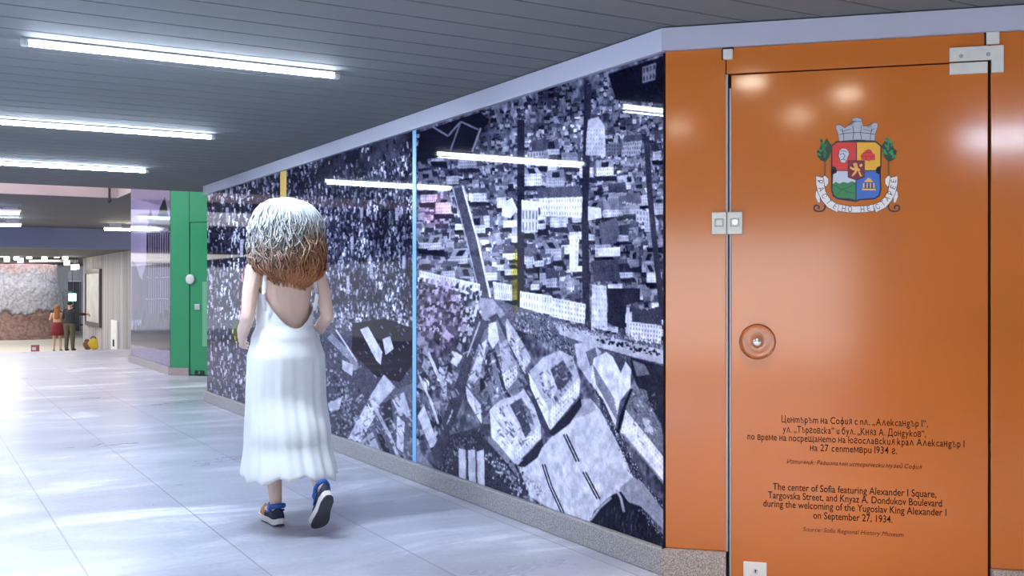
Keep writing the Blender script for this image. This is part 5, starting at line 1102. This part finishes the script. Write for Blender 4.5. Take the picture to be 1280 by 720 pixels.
# sneakers
ON = dict(sole=mat('white_rubber_sole', (0.72, 0.70, 0.66), 0.6), tan=mat('orange_tan_suede', (0.52, 0.22, 0.07), 0.8, noise=0.2, nscale=60), navy=mat('navy_mesh', (0.012, 0.016, 0.05), 0.7), blue=mat('bright_blue_fabric', (0.03, 0.13, 0.50), 0.6, noise=0.3, nscale=50), grey=mat('dark_grey_rubber', (0.05, 0.05, 0.06), 0.7))
def outline(f, k=1.0):
    """half widths of the shoe plan at fraction f from heel to toe"""
    T = [(0, 0.012), (0.04, 0.026), (0.15, 0.035), (0.4, 0.035), (0.65, 0.047), (0.8, 0.047), (0.92, 0.034), (0.98, 0.017), (1.0, 0.006)]
    for (a, p), (b, q) in zip(T, T[1:]):
        if f <= b: return (p + (q - p) * (f - a) / (b - a)) * k
    return 0.006 * k
def sneaker(root, loc, pitch, mirror):
    Lh = 0.272; n = 26
    e_ = bpy.data.objects.new('sneaker', None); C.objects.link(e_); e_.parent = root; e_.location = loc; e_.rotation_euler = (pitch, 0, 0)
    def slab(z0, z1, k, spring):
        bm = BM(); A = []; B = []
        for i in range(n + 1):
            f = i / n; y = -0.07 + Lh * f; up = spring * (max(0, f - 0.62) / 0.38) ** 2 + 0.010 * (max(0, 0.1 - f) / 0.1) ** 2; hw = outline(f, k)
            A.append((hw, y, up)); 
        lo = [bm.verts.new((x * 0.95, y, z0 + u)) for x, y, u in A] + [bm.verts.new((-x * 0.95, y, z0 + u)) for x, y, u in A[::-1]]
        hi = [bm.verts.new((x, y, z1 + u * 0.8)) for x, y, u in A] + [bm.verts.new((-x, y, z1 + u * 0.8)) for x, y, u in A[::-1]]
        m_ = len(lo); bm.faces.new(lo[::-1]); bm.faces.new(hi)
        for i in range(m_): bm.faces.new((lo[i], lo[(i + 1) % m_], hi[(i + 1) % m_], hi[i]))
        return bm
    obj('outsole', slab(0.0, 0.007, 0.97, 0.022), ON['grey'], e_); obj('midsole', slab(0.0068, 0.036, 1.06, 0.022), ON['sole'], e_)
    def upper(f0, f1, zt, k, m, nm, zb=0.034):
        bm = BM(); rings = []
        for i in range(n + 1):
            f = f0 + (f1 - f0) * i / n; y = -0.07 + Lh * f; hw = outline(f, k); h = zt(f); ring = []
            for q in range(13):
                t = PI * q / 12; ring.append(bm.verts.new((hw * math.cos(t) * (1 - 0.12 * math.sin(t)), y, zb + 0.022 * 0.8 * (max(0, f - 0.62) / 0.38) ** 2 + h * math.sin(t) ** 0.75)))
            rings.append(ring)
        for a, b in zip(rings, rings[1:]):
            for q in range(12): bm.faces.new((a[q], a[q + 1], b[q + 1], b[q]))
        bm.faces.new(rings[0]); bm.faces.new(rings[-1][::-1]); return obj(nm, bm, m, e_, True)
    upper(0.03, 0.995, lambda f: 0.026 + 0.030 * max(0, 1 - abs(f - 0.45) / 0.5) + (0.016 if f < 0.3 else 0), 0.98, ON['tan'], 'upper')
    upper(0.02, 0.56, lambda f: 0.050 + 0.012 * max(0, 1 - f / 0.5), 1.00, ON['navy'], 'heel_counter')
    bm = BM(); pts = []
    for i in range(24):
        t = 2 * PI * i / 24; pts.append(Vector((0.037 * math.cos(t), 0.0 + 0.066 * math.sin(t), 0.096 + 0.014 * abs(math.sin(t)) - (0.008 if math.sin(t) > 0 else 0))))
    for a, b in zip(pts, pts[1:] + pts[:1]): hull(bm, a, (0.010, 0.010, 0.014), b, (0.010, 0.010, 0.014), 1)
    obj('ankle_collar', bm, ON['blue'], e_, True)
    bm = BM()
    for k in range(4):
        y = 0.055 + k * 0.022; z = 0.100 - k * 0.010; hull(bm, (-0.024, y, z - 0.008), 0.0045, (0.0, y + 0.003, z), 0.0045, 1); hull(bm, (0.0, y + 0.003, z), 0.0045, (0.024, y, z - 0.008), 0.0045, 1)
    obj('laces', bm, ON['blue'], e_, True)
    for sx in (-1, 1):
        bm = BM(); hull(bm, (sx * 0.036, -0.01, 0.075), 0.006, (sx * 0.036, 0.055, 0.062), 0.006, 1); obj('side_stripe', bm, ON['blue'], e_, True)
    return e_
sneaker(wo, (-0.044, 0.012, 0.0), 0.0, 1)
# trailing shoe stands on its toe
th_ = math.radians(-50)
sneaker(wo, (0.080, -0.407, 0.157), th_, 1)

# ---- the couple in the lower hall
def small_person(label, px, dist, rot, parts):
    p = P3(px, dist, LOW if True else 0); p.z = LOW if p.y > 40 else ramp_z(p.y); o = thing('person', label, 'person', p, rot); return o
def limb_skin(bm, s):
    pass
def stander(o, s, skin, arms, legw=1.0):
    bm = BM(); hc = (0, 0.018 * s, 1.58 * s); head(bm, hc, s); chain(bm, [((0, 0, 0.93 * s), (0.14 * s, 0.1 * s, 0.08 * s)), ((0, 0, 1.10 * s), (0.12 * s, 0.085 * s, 0.06 * s)), ((0, 0, 1.33 * s), (0.155 * s, 0.09 * s, 0.06 * s))]); chain(bm, [((0, -0.01, 1.38 * s), 0.055 * s), ((0, 0.005, 1.5 * s), 0.052 * s)])
    for sx in (-1, 1):
        chain(bm, [((sx * 0.09 * s, 0, 0.88 * s), 0.09 * s), ((sx * 0.10 * s, 0.015, 0.49 * s), 0.054 * s), ((sx * 0.105 * s, 0, 0.36 * s), 0.052 * s), ((sx * 0.11 * s, -0.01, 0.09 * s), 0.036 * s)])
        chain(bm, [((sx * 0.11 * s, -0.02, 0.05 * s), 0.036 * s), ((sx * 0.12 * s, 0.12 * s, 0.035 * s), (0.04 * s, 0.05 * s, 0.028 * s))])
    for sx, elbow, wrist in arms:
        sh = (sx * 0.175 * s, 0, 1.35 * s); chain(bm, [(sh, 0.05 * s), (elbow, 0.038 * s), (wrist, 0.028 * s)])
        f = Vector(wrist) - Vector(elbow); hand(bm, Vector(wrist) + f.normalized() * 0.02, f, (0, 0.3, -1) if abs(f.normalized().z) < 0.8 else (-sx, 0, 0), (0, 1, 0.2) if abs(f.normalized().y) < 0.8 else (0, 0, 1), s, 0.5)
    b = fused('body', bm, skin, o, 0.0065, 4); eyes(hc, o, s); return hc
# man in a dark jacket, camera raised in one hand, other arm stretched out to the right
mn = small_person('person in a dark jacket and olive trousers, one arm stretched to the right', 87.0, 36.6, -YAW, 0); s = 1.02
A_ = [(1, (0.34, 0.05, 1.29), (0.47, 0.24, 1.27)), (-1, (-0.27, 0.14, 1.16), (-0.10, 0.28, 1.42))]
hc = stander(mn, s, M['tan'], A_)
bm = BM(); chain(bm, [((0, 0, 0.98), (0.175, 0.125, 0.06)), ((0, 0, 1.14), (0.165, 0.115, 0.06)), ((0, 0, 1.36), (0.185, 0.115, 0.065)), ((0, 0, 1.43), (0.09, 0.075, 0.03))])
for sx, el, wr in A_: chain(bm, [((sx * 0.18, 0, 1.38), 0.068), (el, 0.056), (tuple(Vector(el).lerp(Vector(wr), 0.88)), 0.046)])
fused('jacket', bm, mat('dark_navy_cloth', (0.018, 0.022, 0.03), 0.8), mn, 0.009, 4)
bm = BM(); chain(bm, [((0, 0, 1.0), (0.158, 0.118, 0.03)), ((0, 0, 0.90), (0.165, 0.118, 0.06))])
for sx in (-1, 1): chain(bm, [((sx * 0.09, 0, 0.88), 0.108), ((sx * 0.105, 0.012, 0.5), 0.080), ((sx * 0.112, -0.008, 0.12), 0.064)])
fused('trousers', bm, mat('olive_cloth', (0.085, 0.075, 0.045), 0.85), mn, 0.009, 4)
for sx in (-1, 1):
    bm = BM(); chain(bm, [((sx * 0.112, -0.03, 0.052), (0.05, 0.05, 0.052)), ((sx * 0.122, 0.13, 0.04), (0.052, 0.06, 0.040))]); fused('shoe', bm, M['black'], mn, 0.008, 3)
bm = BM(); vs = bm_sphere(bm, (0, -0.002, 1.625 * s), (0.086, 0.104, 0.088), 3); fused('hair', bm, mat('dark_hair', (0.015, 0.01, 0.008), 0.7), mn, 0.008, 3)
# woman beside him: long copper hair, tan top, dark red skirt
wm = small_person('person with long copper hair, tan top and dark red skirt beside the jacketed one', 71.5, 37.0, -YAW + 0.3, 0); s2 = 0.97
A2 = [(1, (0.24, 0.08, 1.14), (0.16, 0.24, 1.36)), (-1, (-0.24, 0.05, 1.12), (-0.14, 0.23, 1.22))]
hc2 = stander(wm, s2, M['tan'], A2)
bm = BM(); chain(bm, [((0, 0, 0.98), (0.150, 0.112, 0.06)), ((0, 0, 1.10), (0.135, 0.102, 0.06)), ((0, 0.01, 1.27), (0.162, 0.12, 0.06)), ((0, 0, 1.345), (0.14, 0.09, 0.04))])
fused('top', bm, mat('tan_cloth', (0.45, 0.29, 0.17), 0.85), wm, 0.009, 4)
bm = BM(); bm_lathe(bm, [(0.152, 1.02), (0.18, 0.90), (0.215, 0.72), (0.245, 0.56), (0.235, 0.56), (0.16, 0.80)], 40); obj('skirt', bm, mat('dark_red_cloth', (0.16, 0.012, 0.02), 0.85), wm, True)
bm = BM(); bm_sphere(bm, (0, -0.01, 1.60 * s2), (0.092, 0.108, 0.095), 3); hull(bm, (0, -0.045, 1.55 * s2), (0.10, 0.06, 0.08), (0, -0.085, 1.22 * s2), (0.095, 0.045, 0.06)); fused('hair', bm, mat('copper_hair', (0.26, 0.085, 0.03), 0.6), wm, 0.009, 4)
for sx in (-1, 1):
    bm = BM(); chain(bm, [((sx * 0.107, -0.03, 0.04), (0.042, 0.045, 0.040)), ((sx * 0.116, 0.12, 0.03), (0.044, 0.055, 0.030))]); fused('shoe', bm, mat('tan_shoe', (0.4, 0.25, 0.15), 0.7), wm, 0.008, 3)
# phone held up by the man
bm = BM(); bm_box(bm, (-0.04, -0.005, -0.075), (0.04, 0.005, 0.075), 0.004); o = obj('phone', bm, M['black']); v = mn.matrix_basis @ Vector((-0.045, 0.375, 1.52)); o.location = v; o.rotation_euler = (0, 0, -YAW)
tag(o, 'black phone held up by the person in the dark jacket', 'phone')
